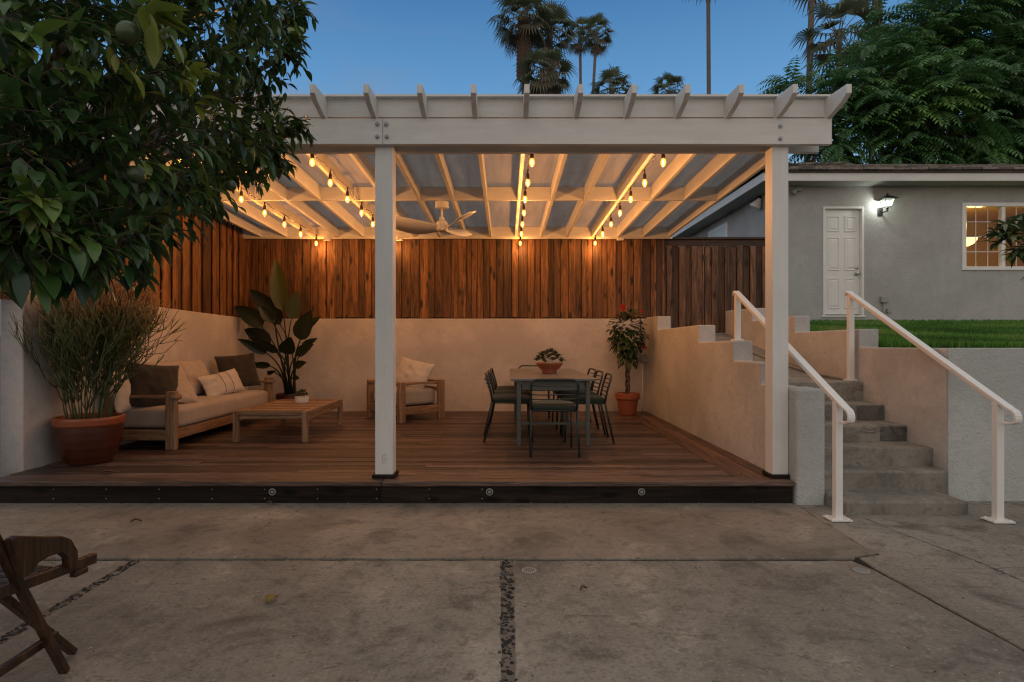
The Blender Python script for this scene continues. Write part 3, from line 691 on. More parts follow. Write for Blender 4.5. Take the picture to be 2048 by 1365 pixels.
# ================================================================ coffee table
ct = thing('coffee_table', 'low slatted teak coffee table in front of the sofa', 'coffee table', (-2.60,7.33,DZ))
hx, hy, ht = .41, .725, .345
for i in (-1,1):
    for j in (-1,1): MB().box(i*(hx-.03)-.03,i*(hx-.03)+.03,j*(hy-.028)-.028,j*(hy-.028)+.028,0,ht-.003).build('leg', M['teak'], ct, bev=.005)
g = MB(); y = -hy+.057
k = 0
g.box(-hx+.061,hx-.061,-hy,-hy+.0545,ht-.045,ht,.3); g.box(-hx+.061,hx-.061,hy-.0545,hy,ht-.045,ht,.6)
n = 12; pitch = (2*hy-.114)/n
for k in range(n): g.box(-hx+.062,hx-.062,y+.014,y+pitch-.014,ht-.024,ht-.001,random.choice((.15,.45,.7,.95))); y += pitch
g.build('top_slats', M['teak_x'], ct, bev=.003)
for x in (-hx,hx-.06): MB().box(x,x+.06,-hy+.058,hy-.058,ht-.045,ht).build('top_frame', M['teak_y'], ct, bev=.003)
MB().box(-hx+.014,-hx+.036,-hy+.058,hy-.058,ht-.10,ht-.047).box(hx-.036,hx-.014,-hy+.058,hy-.058,ht-.10,ht-.047).build('apron', M['teak_y'], ct, bev=.003)
MB().box(-hx+.062,hx-.062,-hy+.012,-hy+.034,ht-.085,ht-.047).box(-hx+.062,hx-.062,hy-.034,hy-.012,ht-.085,ht-.047).build('apron', M['teak_x'], ct, bev=.003)
# ================================================================ armchair
ac = thing('armchair', 'low teak armchair with taupe cushion behind the middle post', 'armchair', (-1.44,8.14,DZ), math.atan2(.7,-.63)-PI)
# local: origin at near front corner; x along the front edge to the far-left corner is -x ; depth +y
Wc, Dc = .92, .76
def P(x, y): return (x, y)
for (x, y, h) in ((-.04,.05,.56),(-Wc+.04,.05,.56),(-.04,Dc-.05,.57),(-Wc+.04,Dc-.05,.57)):
    MB().box(x-.034,x+.034,y-.052,y+.052,0,h).build('leg', M['teak'], ac, bev=.012)
for y in (.03,Dc-.068): MB().box(-Wc+.076,-.076,y,y+.038,.11,.215).build('end_rail', M['teak_x'], ac, bev=.006)
for x in (-.06,-Wc+.02): MB().box(x,x+.04,.104,Dc-.104,.11,.215).build('side_rail', M['teak_y'], ac, bev=.006)
for x in (-.085,-Wc+.085):
    MB().box(x-.03,x+.03,-.012,Dc+.01,.515,.548).build('armrest', M['teak_y'], ac, bev=.008)
    MB().box(x-.03 if x > -.4 else x-.068,x+.068 if x > -.4 else x+.03,.0,.10,.505,.555).build('arm_block', M['teak'], ac, bev=.02)
MB().box(-Wc+.076,-.076,Dc-.062,Dc-.036,.40,.46).box(-Wc+.076,-.076,Dc-.062,Dc-.036,.50,.56).build('back_slats', M['teak_x'], ac, bev=.004)
slabcushion('seat_cushion', -Wc+.12,-.122,.03,Dc-.07,.217,.44, M['seat'], ac, .055)
Rz = Matrix.Rotation(ac.rotation_euler[2], 4, 'Z')
pw = Vector(ac.location) + Rz @ Vector((-.43,.48,.64))
pillow('cushion', .60,.46,.19, M['linen'], pw, (math.radians(-28),math.radians(10),ac.rotation_euler[2]+.35), 'pale crumpled cushion tilted on the armchair seat', 'cushion', None, 11)
# ================================================================ dining set
dt = thing('dining_table', 'long grey green outdoor dining table with a terracotta bowl on it', 'dining table', (.505,7.5,DZ))
hx, y0, y1, ht = .44, -1.17, 1.27, .722
for (x, y) in ((-.367,-1.11),(.367,-1.11),(-.367,1.10),(.367,1.10)): MB().box(x-.022,x+.022,y-.022,y+.022,0,ht-.027).build('leg', M['tablemetal'], dt, bev=.004)
g = MB(); n = 5
MB().box(-hx-.015,hx+.015,y0,y1,ht-.026,ht).build('tabletop', M['tabletop'], dt, bev=.005)
MB().box(-.335,.335,-1.105,-1.085,ht-.125,ht-.029).box(-.335,.335,1.075,1.095,ht-.125,ht-.029).box(-.377,-.357,-1.08,1.07,ht-.105,ht-.029).box(.357,.377,-1.08,1.07,ht-.105,ht-.029).build('apron', M['tablemetal'], dt, bev=.003)
MB().box(-.343,.343,-1.12,-1.10,.225,.255).box(-.343,.343,1.09,1.11,.225,.255).build('stretcher', M['tablemetal'], dt, bev=.003)
CH = 'dark green metal dining chairs around the table'
def make_chair():
    c = thing('dining_chair', 'x', 'dining chair', (0,0,0), 0, CH)
    rt = .0115
    for i in (-1,1):
        MB().tube([(i*.235,-.300,0),(i*.226,-.235,.30),(i*.222,-.205,.445)], rt, 8).build('leg', M['greenmetal'], c, smooth=True)
        MB().tube([(i*.215,.235,0),(i*.212,.215,.43)], rt, 8).build('leg', M['greenmetal'], c, smooth=True)
    pts = [(-.222,-.205,.44),(-.226,-.225,.55),(-.230,-.262,.68)]
    for k in range(1,6):
        a = k*PI/10; pts.append((-.230+.07*(1-math.cos(a)), -.262-.018*math.sin(a), .68+.065*math.sin(a)))
    full = pts + [(-x,y,z) for x,y,z in pts[::-1]]
    MB().tube(full, rt, 8).build('back_frame', M['greenmetal'], c, smooth=True)
    g = MB()
    for k, z in enumerate((.505,.550,.595,.640,.685)):
        yb = -.205-.0075*k*1.75-.012*(k/4)**2*1.3
        P = [(-.226+.452*q/8, yb-.022*math.sin(PI*q/8), z) for q in range(9)]; g.tube(P, .0065, 6)
    g.build('back_rods', M['greenmetal'], c, smooth=True)
    g = MB(); g.tube([(-.222,-.205,.438),(-.214,.225,.43),(.214,.225,.43),(.222,-.205,.438),(-.222,-.205,.438)], rt*.9, 8)
    for k in range(13): y = -.19+.034*k; g.tube([(-.218,y,.436),(.218,y,.436)], .005, 5)
    g.build('seat_frame', M['greenmetal'], c, smooth=True)
    slabcushion('seat_pad', -.225,.225,-.215,.235,.442,.492, M['greencush'], c, .024)
    return c
spots = [(.470,6.055,0,'dark green metal dining chair with its back to the camera, at the near table end'),
 (.05,6.86,-PI/2,'dark green metal dining chair nearest the camera on the left side of the table'),
 (.06,7.50,-PI/2,'dark green metal dining chair in the middle of the left side of the table'),
 (.08,8.12,-PI/2,'dark green metal dining chair farthest back on the left side of the table'),
 (.885,6.79,PI/2,'dark green metal dining chair nearest the camera on the right side of the table'),
 (.885,7.42,PI/2,'dark green metal dining chair in the middle of the right side of the table'),
 (.885,8.06,PI/2,'dark green metal dining chair on the right side of the table, nearest the potted tree'),
 (.42,8.98,PI,'dark green metal dining chair at the far table end, mostly hidden by the table')]
ch0 = make_chair()
for i, (x, y, rz, lab) in enumerate(spots):
    c = ch0 if i == 0 else copy_tree(ch0)
    c.location = (x,y,DZ); c.rotation_euler = (0,0,rz+U(-.05,.05)*(i > 0)); c['label'] = lab
# ================================================================ succulents
def rosette(m, c, rad, nl, tilt=.5, r=None):
    for k in range(nl):
        a = k*2.399+U(-.2,.2); q = (k+1)/nl; el = math.radians(80-70*q)+U(-.1,.1); Ln = rad*(.45+.55*q)
        d = Vector((math.cos(a)*math.cos(el), math.sin(a)*math.cos(el), math.sin(el))); sd = Vector((-math.sin(a),math.cos(a),0)); up = sd.cross(d)*-1
        c_ = Vector(c); wd = Ln*.34; vs = []
        for (s, ww, b) in ((0,.3,0),(.4,.9,.04),(.75,1,.10),(1,.05,.22)):
            for j in (-1,0,1): vs.append(c_ + d*(Ln*s) + sd*(j*wd*ww/2) + up*(-(1-abs(j))*wd*.18 + b*Ln*.7))
        fs = [(3*i+j,3*i+j+1,3*i+j+4,3*i+j+3) for i in range(3) for j in range(2)]
        m.add(vs, fs, r if r is not None else min(1,max(0,.5+U(-.4,.4))))
pb = thing('succulent_bowl', 'terracotta bowl of mixed succulents on the dining table', 'potted plant', (.535,7.40,DZ+.7225))
MB().lathe([(0,.0),(.085,.0),(.092,.012),(.085,.03),(.135,.075),(.168,.118),(.172,.128),(.160,.130),(.125,.10),(0,.095)], n=36).build('bowl', M['terracotta'], pb, smooth=True)
g = MB()
for k in range(30):
    a = k*2.399; rr = .165*math.sqrt((k+.5)/30); g_h = .15+.13*(1-(rr/.17)**2)*1.1
    rosette(g, (rr*math.cos(a)*1.05, rr*math.sin(a)*1.05, g_h-.02), U(.045,.075), 16)
g.build('succulent', M['succ'], pb, smooth=True)
g = MB()
for k in range(130): g.ball((.03+U(-.075,.075), -.135+U(-.03,.02), .13+U(0,.045)), .0055, n=5, r=.95)
g.build('blossom', M['ceramic'], pb)
sp_ = thing('succulent_pot', 'small white ribbed pot with a succulent on the coffee table', 'potted plant', (-2.57,7.55,DZ+.346))
g = MB(); prof = [(.0,.0),(.075,.0),(.079,.01),(.082,.075),(.076,.078),(.072,.06),(0,.06)]
vs = []; n = 96
for (rr, z) in prof:
    for k in range(n): q = rr*(1+(.028*math.cos(k*PI*2/4) if 0 < z < .08 and rr > .07 else 0)); a = 2*PI*k/n; vs.append((q*math.cos(a),q*math.sin(a),z))
g.add(vs, [(i*n+k,i*n+(k+1)%n,(i+1)*n+(k+1)%n,(i+1)*n+k) for i in range(len(prof)-1) for k in range(n)])
g.build('pot', M['ceramic'], sp_)
g = MB()
for k in range(14): 
    a = k*2.4; rr = .07*math.sqrt(k/14); rosette(g, (rr*math.cos(a),rr*math.sin(a),.085+.05*(1-k/14)+U(0,.02)), U(.035,.055), 12)
g.build('succulent', M['succ'], sp_, smooth=True)
# ================================================================ generic leaf strip
def blade(m, base, d, L, W, droop=.3, fold=.25, r=.5, n=5, side=None, peak=.45):
    d = Vector(d).normalized(); sd = side or d.cross(Vector((0,0,1)))
    if sd.length < .05: sd = Vector((1,0,0))
    sd = sd.normalized(); up = sd.cross(d).normalized(); p = Vector(base); vs = []; fs = []; st = L/n; dd = d.copy()
    for i in range(n+1):
        s = i/n; ww = W*(math.sin(PI*min(1,(s**(.76 if peak < .5 else 1))*.97+.02))**1.05)
        if i == n: ww = W*.02
        u2 = sd.cross(dd).normalized()
        vs += [p - sd*ww/2 + u2*fold*ww, p.copy(), p + sd*ww/2 + u2*fold*ww]
        dd = (dd - Vector((0,0,droop/n))).normalized(); p = p + dd*st
    for i in range(n):
        for j in range(2): fs.append((3*i+j,3*i+j+1,3*i+j+4,3*i+j+3))
    m.add(vs, fs, r)
def rdir(zb=0.0):
    while True:
        v = Vector((U(-1,1),U(-1,1),U(-1,1)))
        if .05 < v.length < 1: return (v.normalized() + Vector((0,0,zb))).normalized()
# ================================================================ bird of paradise
bp = thing('potted_plant', 'tall bird of paradise plant with paddle leaves in a terracotta pot, back left corner', 'potted plant', (-3.27,9.10,DZ))
MB().lathe([(0,0),(.155,0),(.165,.02),(.20,.25),(.205,.255),(.212,.26),(.212,.33),(.195,.33),(.185,.27),(0,.27)], n=40).build('pot', M['glazed'], bp, smooth=False, bev=.004)
MB().lathe([(.188,.275),(0,.285)], n=24).build('soil', M['soil'], bp)
def paddle(base, tip, L, W, ctrl, r, roll=0, droop=.25, wdir=None):
    base, tip, ctrl = Vector(base), Vector(tip), Vector(ctrl)
    st = []; n = 10
    for i in range(n+1):
        q = i/n; st.append(base*(1-q)**2 + ctrl*2*q*(1-q) + tip*q*q)
    MB().tube(st, [.016-.008*i/n for i in range(n+1)], 6, .35).build('stem', M['bird'], bp, smooth=True)
    d = (st[-1]-st[-2]).normalized(); n = 12; m = MB(); sd = Vector(wdir).normalized() if wdir else d.cross(Vector((0,-1,0)))
    sd = (sd - d*sd.dot(d)).normalized(); sd = Matrix.Rotation(roll,3,d) @ sd; up = sd.cross(d); p = st[-1].copy(); vs = []; fs = []; dd = d.copy()
    for i in range(n+1):
        s = i/n; ww = W*(math.sin(PI*min(1,s**.70*.985+.012))**.78) if i < n else W*.02
        rip = .02*math.sin(i*2.3)
        vs += [p - sd*ww/2 + up*(.22*ww+rip*.3), p - sd*ww/4 + up*.08*ww, p.copy(), p + sd*ww/4 + up*.08*ww, p + sd*ww/2 + up*(.22*ww-rip*.3)]
        dd = (dd - Vector((0,0,droop/n))).normalized(); p = p + dd*L/n
    for i in range(n):
        for j in range(4): fs.append((5*i+j,5*i+j+1,5*i+j+6,5*i+j+5))
    m.add(vs, fs, r); m.build('leaf', M['bird'], bp, smooth=True)
def BP(px, py, Y): return at(px,py,Y) - Vector(bp.location)
# (stem base offset, leaf base px, leaf tip px) read off the photo, each with its own depth
PL = [((.00,.00),(566,622),(560,520),9.05,.26,.95),((.03,-.02),(583,638),(606,587),8.9,.22,.8),((-.04,.03),(524,655),(480,602),9.2,.26,.15),
 ((-.03,0),(545,645),(520,612),8.9,.16,.5),((.05,.02),(600,680),(628,622),9.0,.26,.6),((.07,.0),(612,662),(643,637),9.2,.14,.35),((-.06,-.03),(533,707),(474,684),8.8,.15,.35),
 ((-.02,-.05),(556,705),(502,676),8.7,.17,.3),((.02,-.06),(572,708),(594,672),8.75,.22,.35),((.06,-.04),(594,712),(638,698),8.8,.15,.4),((.08,.03),(606,700),(638,683),9.2,.13,.45),
 ((-.07,-.02),(540,733),(496,732),8.75,.12,.3),((-.04,-.07),(548,745),(530,742),8.6,.12,.3),((.07,-.05),(592,735),(630,727),8.7,.11,.35),((.05,-.08),(588,755),(608,752),8.6,.09,.4),
 ((0,.05),(540,690),(500,640),9.35,.24,.1),((.01,.06),(560,650),(500,575),9.35,.28,.1),((-.01,-.02),(552,640),(566,660),8.8,.16,.3)]
for (bo, b, tp, Y, wd, r) in PL:
    B, T_ = BP(b[0],b[1],Y), BP(tp[0],tp[1],Y+U(-.12,.08)); d = T_-B; base = Vector((bo[0],bo[1],.28)); Ln = d.length
    ctrl = base + Vector((bo[0]*1.2,bo[1]*1.2,(B.z-.28)*.65)); ctrl = B - d.normalized()*min(.6,(B-base).length*.55)*.5 + (ctrl-B)*.45
    B2 = B
    n0 = (d.normalized()*.6+(B-ctrl).normalized()*.4)
    paddle(base, B2, Ln*1.03, wd*1.05, ctrl, r, U(-.5,.5), .12 if r > .7 else U(.3,.8))
# ================================================================ firestick cactus
pc = thing('potted_plant', 'bushy firestick cactus with reddish tips in a big glazed terracotta pot', 'potted plant', (-3.84,5.53,DZ))
K = .86
MB().lathe([(r_*K,z_) for r_, z_ in [(0,0),(.20,0),(.212,.01),(.252,.075),(.280,.145),(.284,.15),(.286,.157),(.303,.23),(.311,.30),(.313,.372),(.28,.372),(0,.36)]], n=56).build('pot', M['glazed'], pc, bev=.004)
MB().lathe([(r_*K,z_) for r_, z_ in [(.312,.345),(.318,.348),(.330,.362),(.332,.405),(.326,.425),(.306,.428),(.296,.40),(.292,.373)]], n=56).build('rim', M['glazed_rim'], pc, bev=.003)
MB().lathe([(.250,.38),(0,.39)], n=28).build('soil', M['soil'], pc)
stem = MB()
def grow(p, d, rad, lev, maxlev):
    Ln = (U(.20,.32) if lev == 0 else U(.12,.20) if lev < maxlev else U(.08,.20))
    pts = [p]; dd = d.copy()
    for k in range(3):
        dd = (dd + Vector((U(-.10,.10),U(-.10,.10),.05))).normalized(); pts.append(pts[-1] + dd*Ln/3)
    hz = pts[-1].z
    col = max(0, min(1, (hz-.95)/.70*.72 + .08 + U(-.12,.12) + (.16 if lev == maxlev else 0)))
    stem.tube(pts, [rad, rad*.95, rad*.9, rad*.85], 5, col)
    if lev < maxlev:
        for _ in range(random.choice((1,2,2,3,3)) if lev else 3):
            nd = (dd + rdir(0)*U(.5,.78) + Vector((0,0,.20))).normalized()
            grow(pts[-1], nd, max(.0034,rad*.86), lev+1, maxlev)
for k in range(27):
    a = k*2.399; rr = .20*math.sqrt((k+.5)/27); b = Vector((rr*math.cos(a),rr*math.sin(a),.35))
    d = Vector((math.cos(a)*rr*1.3, math.sin(a)*rr*1.3, 1)).normalized()
    grow(b, d, U(.006,.0095), random.choice((0,0,1)), random.choice((2,3,4,5,6,6,7)))
for k in range(5):
    a = U(-.8,.5); grow(Vector((.20,.05,1.0)), Vector((math.cos(a)*.9,math.sin(a)*.6,.55)).normalized(), .008, 2, 5)
stem.v = [((x*.86 if x > -.23 else -.198+(x+.23)*.16), y*.86, z) for x, y, z in stem.v]; stem.build('stems', M['pencil'], pc, smooth=True)
# ================================================================ hibiscus tree
hb = thing('potted_tree', 'small round hibiscus tree with braided trunk in a terracotta pot, back right corner', 'potted tree', (1.86,9.18,DZ))
MB().lathe([(0,0),(.118,0),(.122,.008),(.162,.235),(.178,.238),(.185,.245),(.187,.325),(.180,.332),(.160,.332),(.15,.28),(0,.28)], n=44).build('pot', M['terracotta'], hb, bev=.003)
MB().lathe([(.155,.29),(0,.30)], n=24).build('soil', M['soil'], hb)
MB().lathe([(0,0.001),(.15,.001),(.16,.004),(.165,.012),(.155,.012),(.15,.006),(0,.006)], n=30).build('saucer', M['terracotta'], hb) if 0 else None
for ph in (0, 2.09, 4.19):
    pts = [(.026*math.cos(ph+q*.42), .026*math.sin(ph+q*.42), .28+q*.028) for q in range(24)]
    MB().tube(pts, .014, 7).build('trunk', M['bark'], hb, smooth=True)
g = MB()
for _ in range(440):
    v = rdir(0); rr = U(.3,1)**.5; p = Vector((v.x*.27*rr, v.y*.27*rr, 1.23+v.z*.39*rr + (.0 if v.z > 0 else -.02)))
    if v.z < -.5: p.x *= .8
    blade(g, p, (v*.8+Vector((U(-.4,.4),U(-.4,.4),-.45))), U(.07,.12), U(.045,.065), .4, .15, R()*.75, 4)
for _ in range(40):
    a = U(0,2*PI); blade(g, (.12*math.cos(a),.12*math.sin(a),U(.78,.95)), (math.cos(a)*.5,math.sin(a)*.5,-1), U(.08,.13), .055, .3, .15, R(), 4)
g.build('crown', M['hib'], hb, smooth=True)
for (x, y, z, rr) in ((-.10,-.16,1.63,.06),(.17,-.22,1.58,.028),(.22,-.2,1.03,.032),(-.02,-.26,.80,.015)):
    g = MB()
    for k in range(6): a = k*PI/3; blade(g, (0,0,0), (math.cos(a),-.5,math.sin(a)), rr*1.2, rr*1.1, .4, .1, R(), 4)
    o = g.build('flower', M['petal'], hb, smooth=True); o.location = (x,y,z)
# ================================================================ wall boxes
eb = thing('electrical_box', 'small grey electrical box with a conduit on the corner of the stucco wall', 'electrical box', (2.19,9.60,DZ+.85))
MB().box(-.05,.055,-.05,.038,-.06,.07).build('box', M['greypaint'], eb, bev=.006)
MB().tube([(-.08,-.03,-.04),(-.08,-.03,.05)], .03, 10).build('sensor', M['greypaint'], eb, smooth=True)
MB().tube([(.0,.02,-.06),(.0,.02,-.84)], .011, 8).build('conduit', M['beam'], eb, smooth=True)
MB().tube([(-.03,.02,.07),(-.03,.02,.55),(-.05,.01,.75),(-.02,.03,1.6),(.0,.04,1.95)], .009, 8).build('conduit', M['gate'], eb, smooth=True)
# ================================================================ folding chair (only its front corner is in the frame)
fc = thing('folding_chair', 'red brown wooden folding armchair cut off by the left edge', 'chair', (-1.95,2.15,0))
W_ = M['chairwood']
def fcb(name, p0, p1, w, h, up=(1,0,0)): return MB().beam(Vector(p0)-Vector(fc.location), Vector(p1)-Vector(fc.location), w, h, up).build(name, W_, fc, bev=.005)
for sgn in (0, 1):
    X = lambda x: x if sgn == 0 else -3.93 - x
    fcb('leg', (X(-1.70),2.312,.012), (X(-1.735),1.873,.93), .026, .034)
    fcb('leg', (X(-1.775),2.46,.012), (X(-1.775),1.86,.66), .026, .034)
    fcb('seat_rail', (X(-1.683),2.455,.400), (X(-1.755),1.85,.437), .040, .026)
    pr = [(2.03,.615),(2.06,.618),(2.12,.598),(2.20,.570),(2.26,.553),(2.31,.525),(2.345,.47),(2.35,.412),(2.30,.412),(2.295,.455),(2.26,.49),(2.20,.495),(2.15,.49),(2.12,.465),(2.08,.465)]
    x0, x1 = sorted((X(-1.672),X(-1.702)))
    g = MB(); n = len(pr)
    g.add([(x0-fc.location.x,y-fc.location.y,z) for y,z in pr] + [(x1-fc.location.x,y-fc.location.y,z) for y,z in pr], [(i,(i+1)%n,n+(i+1)%n,n+i) for i in range(n)] + [(i,i+1,n-2-i,n-1-i) for i in range(n//2-1)] + [tuple(q+n for q in (i,i+1,n-2-i,n-1-i)) for i in range(n//2-1)] + [(6,7,8),(6+n,7+n,8+n)])
    g.build('armrest', W_, fc, bev=.005, fix=True)
    fcb('lower_rail', (X(-1.735),2.315,.155), (X(-1.735),1.70,.150), .030, .026)
    fcb('foot_block', (X(-1.683),2.33,.378), (X(-1.683),2.40,.374), .022, .03)
fcb('front_rail', (-1.775,2.44,.035), (-2.155,2.44,.035), .03, .03)
for k in range(7): fcb('seat_slat', (-1.735,1.88+k*.066,.438-k*.003), (-2.195,1.88+k*.066,.438-k*.003), .044, .014, (0,0,1))
for k in range(3): fcb('back_slat', (-1.76,1.99-k*.036,.70+k*.085), (-2.17,1.99-k*.036,.70+k*.085), .014, .055, (0,0,1))
# ================================================================ lawn
zl = lambda y: 1.222 + .013*(y-5.06) + .37*max(0,y-6.1)/5.3
g = MB(); n = 16
for i in range(n):
    y0, y1 = 5.058+6.6*i/n, 5.058+6.6*(i+1)/n
    g.add([(3.778,y0,zl(y0)),(30,y0,zl(y0)),(30,y1,zl(y1)),(3.778,y1,zl(y1))], [(0,1,2,3)])
kind(g.build('lawn', M['turf']), 'structure')
kind(MB().box(-30,30,9.95,40,1.0,1.40).build('yard', M['earth_shade']), 'structure')
g = MB()
for _ in range(60000):
    y = 5.07+6.28*R()**1.25; x = 3.80+R()*(.9*y+1.2-3.80) if .9*y+1.2 > 3.9 else 3.8
    h = U(.035,.075); a = U(0,PI); wd = .0035+.0006*y; dx, dy = math.cos(a)*wd, math.sin(a)*wd; lx, ly = U(-.022,.022), U(-.022,.022); z = zl(y)-.004
    if abs(x-4.72) < .45 and y > 11.3: continue
    g.add([(x-dx,y-dy,z),(x+dx,y+dy,z),(x+dx*.6+lx*.4,y+dy*.6+ly*.4,z+h*.6),(x-dx*.6+lx*.4,y-dy*.6+ly*.4,z+h*.6),(x+lx,y+ly,z+h)], [(0,1,2,3),(3,2,4)], max(0,min(1,.5+.9*mnoise.noise((x*.9,y*.9,0))+U(-.3,.3))))
for _ in range(2600):
    x, y = (U(3.8,8.6), 5.06+.10*R()) if R() < .75 else (3.785+.1*R(), U(5.1,9.5)); h = U(.05,.11); a = U(0,PI); dx, dy = math.cos(a)*.004, math.sin(a)*.004; lx, ly = U(-.04,.04), U(-.07,.03); z = zl(y)-.004
    g.add([(x-dx,y-dy,z),(x+dx,y+dy,z),(x+dx*.6+lx*.4,y+dy*.6+ly*.4,z+h*.6),(x-dx*.6+lx*.4,y-dy*.6+ly*.4,z+h*.6),(x+lx,y+ly,z+h)], [(0,1,2,3),(3,2,4)], R())
o = kind(g.build('grass', M['grass']), 'stuff'); o['label'] = 'short bright green lawn grass above the retaining wall'
# ================================================================ house
hs = thing('house', 'single storey grey stucco house with a shingle roof and a lit window, beyond the lawn', 'house', (8,11.4,1.7))
wy = 11.4; g = MB()
wx0, wx1, wz0, wz1 = 8.70, 10.75, 2.70, 3.90
dx0, dx1, dz0, dz1 = 6.02, 6.80, 1.80, 3.87
g.box(5.15,dx0,wy,wy+.2,1.3,4.28); g.box(dx0,dx1,wy,wy+.2,dz1,4.28); g.box(dx0,dx1,wy,wy+.2,1.3,dz0); g.box(dx1,wx0,wy,wy+.2,1.3,4.28)
g.box(wx0,wx1,wy,wy+.2,wz1,4.28); g.box(wx0,wx1,wy,wy+.2,1.3,wz0); g.box(wx1,16,wy,wy+.2,1.3,4.28)
g.box(5.151,5.35,wy+.2005,17.3,1.3,4.28); g.box(5.15,16,17.3,17.5,1.3,4.28)
import bmesh
bm = bmesh.new()
ow = g.build('wall', M['house'], hs, world=True)
EX = 4.72
MB().box(EX,16.5,10.985,11.01,4.245,4.405).box(EX-.003,EX+.022,11.012,17.9,4.245,4.405).build('fascia_board', M['beam'], hs, bev=.004, world=True)
MB().box(EX+.024,16.5,11.012,wy-.002,4.250,4.27).box(EX+.024,5.148,wy-.001,17.9,4.250,4.27).build('soffit', M['house'], hs, world=True)
MB().box(EX-.012,16.5,10.96,10.983,4.392,4.43).build('drip_edge', M['gatecap'], hs, world=True)
g = MB(); sl_ = .312; ys = 10.95; ex = .155
for r_ in range(21):
    y0 = ys + r_*ex; zt = 4.43 + r_*ex*sl_; x = EX-.05 + max(0,(r_*ex-.1))*1.0
    while x < 16.6:
        wd = U(.18,.36); j = U(0,.02)
        g.add([(x+.004,y0-j,zt+.012),(x+wd-.004,y0-j+U(-.008,.008),zt+.012),(x+wd-.004,y0+.32,zt+.11),(x+.004,y0+.32,zt+.11),
               (x+.004,y0-j,zt+.040+(q_:=U(0,.03))),(x+wd-.004,y0-j,zt+.040+q_),(x+wd-.004,y0+.32,zt+.132),(x+.004,y0+.32,zt+.132)],
              [(0,3,2,1),(4,5,6,7),(0,1,5,4),(1,2,6,5),(2,3,7,6),(3,0,4,7)], R()); x += wd
# left hip: courses seen along the side eave
for r_ in range(24):
    x0 = EX-.06 + r_*ex; zt = 4.43 + r_*ex*sl_; y = 10.95 + r_*ex
    while y < 17.9 and r_ < 20:
        wd = U(.2,.36)
        g.add([(x0,y+.004,zt+.016),(x0+.32,y+.004,zt+.115),(x0+.32,y+wd-.004,zt+.115),(x0,y+wd-.004,zt+.016),
               (x0,y+.004,zt+.042),(x0+.32,y+.004,zt+.139),(x0+.32,y+wd-.004,zt+.139),(x0,y+wd-.004,zt+.042)],
              [(0,3,2,1)[::-1],(4,5,6,7)[::-1],(0,1,5,4)[::-1],(1,2,6,5)[::-1],(2,3,7,6)[::-1],(3,0,4,7)[::-1]], R()); y += wd
for k in range(22):
    d = k*.16; g.beam((EX-.03+d,10.93+d,4.47+d*sl_),(EX-.03+d+.24,10.93+d+.24,4.53+d*sl_), .2, .03, r=R())
rf = g.build('roof', M['shingle'], hs, world=True)
kindless = None
MB().add([(EX,10.98,4.40),(16.5,10.98,4.40),(16.5,14.4,5.50),(EX+3.4,14.4,5.50)], [(0,1,2,3)])
g = MB(); g.add([(EX,10.99,4.408),(16.5,10.99,4.408),(16.5,14.3,5.50),(EX+3.3,14.3,5.50),(EX,17.9,4.408),(16.5,17.9,4.408)], [(0,1,2,3),(0,3,4),(3,2,5,4)]); g.build('roof_deck', M['gatecap'], hs, world=True)
# door
dr = MB().box(dx0+.045,dx1-.045,wy+.07,wy+.11,dz0+.02,dz1-.045).build('door', M['door'], hs, bev=.003, world=True)
MB().box(dx0+.002,dx0+.043,wy-.012,wy+.12,dz0,dz1).box(dx1-.043,dx1-.002,wy-.012,wy+.12,dz0,dz1).box(dx0+.044,dx1-.044,wy-.012,wy+.12,dz1-.043,dz1-.001).box(dx0-.03,dx1+.03,wy-.02,wy+.12,dz0-.03,dz0-.001).build('frame', M['door'], dr, bev=.004, world=True)
DW = dx1-dx0-.09; xa = dx0+.045
for (z0, z1) in ((.13,.72),(.86,1.50),(1.60,1.90)):
    for k in range(2):
        p0 = xa+.085+k*(DW-.05)/2; p1 = p0+(DW-.05)/2-.095; a, b = dz0+z0, dz0+z1; f = wy+.0695
        g = MB()
        # moulded rim with a raised field: real relief
        o4 = [(p0,a),(p1,a),(p1,b),(p0,b)]; ins = lambda q: [(p0+q,a+q),(p1-q,a+q),(p1-q,b-q),(p0+q,b-q)]
        rings = [(ins(0),f),(ins(.008),f-.012),(ins(.018),f-.012),(ins(.026),f+.0002-.0),(ins(.040),f-.0004),(ins(.062),f-.010)]
        vs = [(x,yy,z) for ring, yy in rings for x, z in ring]; fs = []
        for i in range(len(rings)-1):
            for q in range(4): fs.append((4*i+q,4*i+(q+1)%4,4*i+4+(q+1)%4,4*i+4+q))
        fs.append(tuple(4*(len(rings)-1)+q for q in range(4))); g.add(vs, fs); g.build('panel', M['door'], dr, world=True, fix=True)
for z, rr in ((dz0+.915,.034),(dz0+.80,.038)):
    o = MB().lathe([(rr,0),(rr,.008),(.014,.012),(.014,.035),(rr*.8,.045),(rr*.85,.065),(0,.07)] if rr > .035 else [(rr,0),(rr,.012),(.018,.018),(0,.02)], n=18).build('handle' if rr > .035 else 'lock', M['steel'], dr, smooth=True)
    o.location = (dx1-.105-8, wy+.069-11.4, z-1.7); o.rotation_euler = (PI/2,0,0)
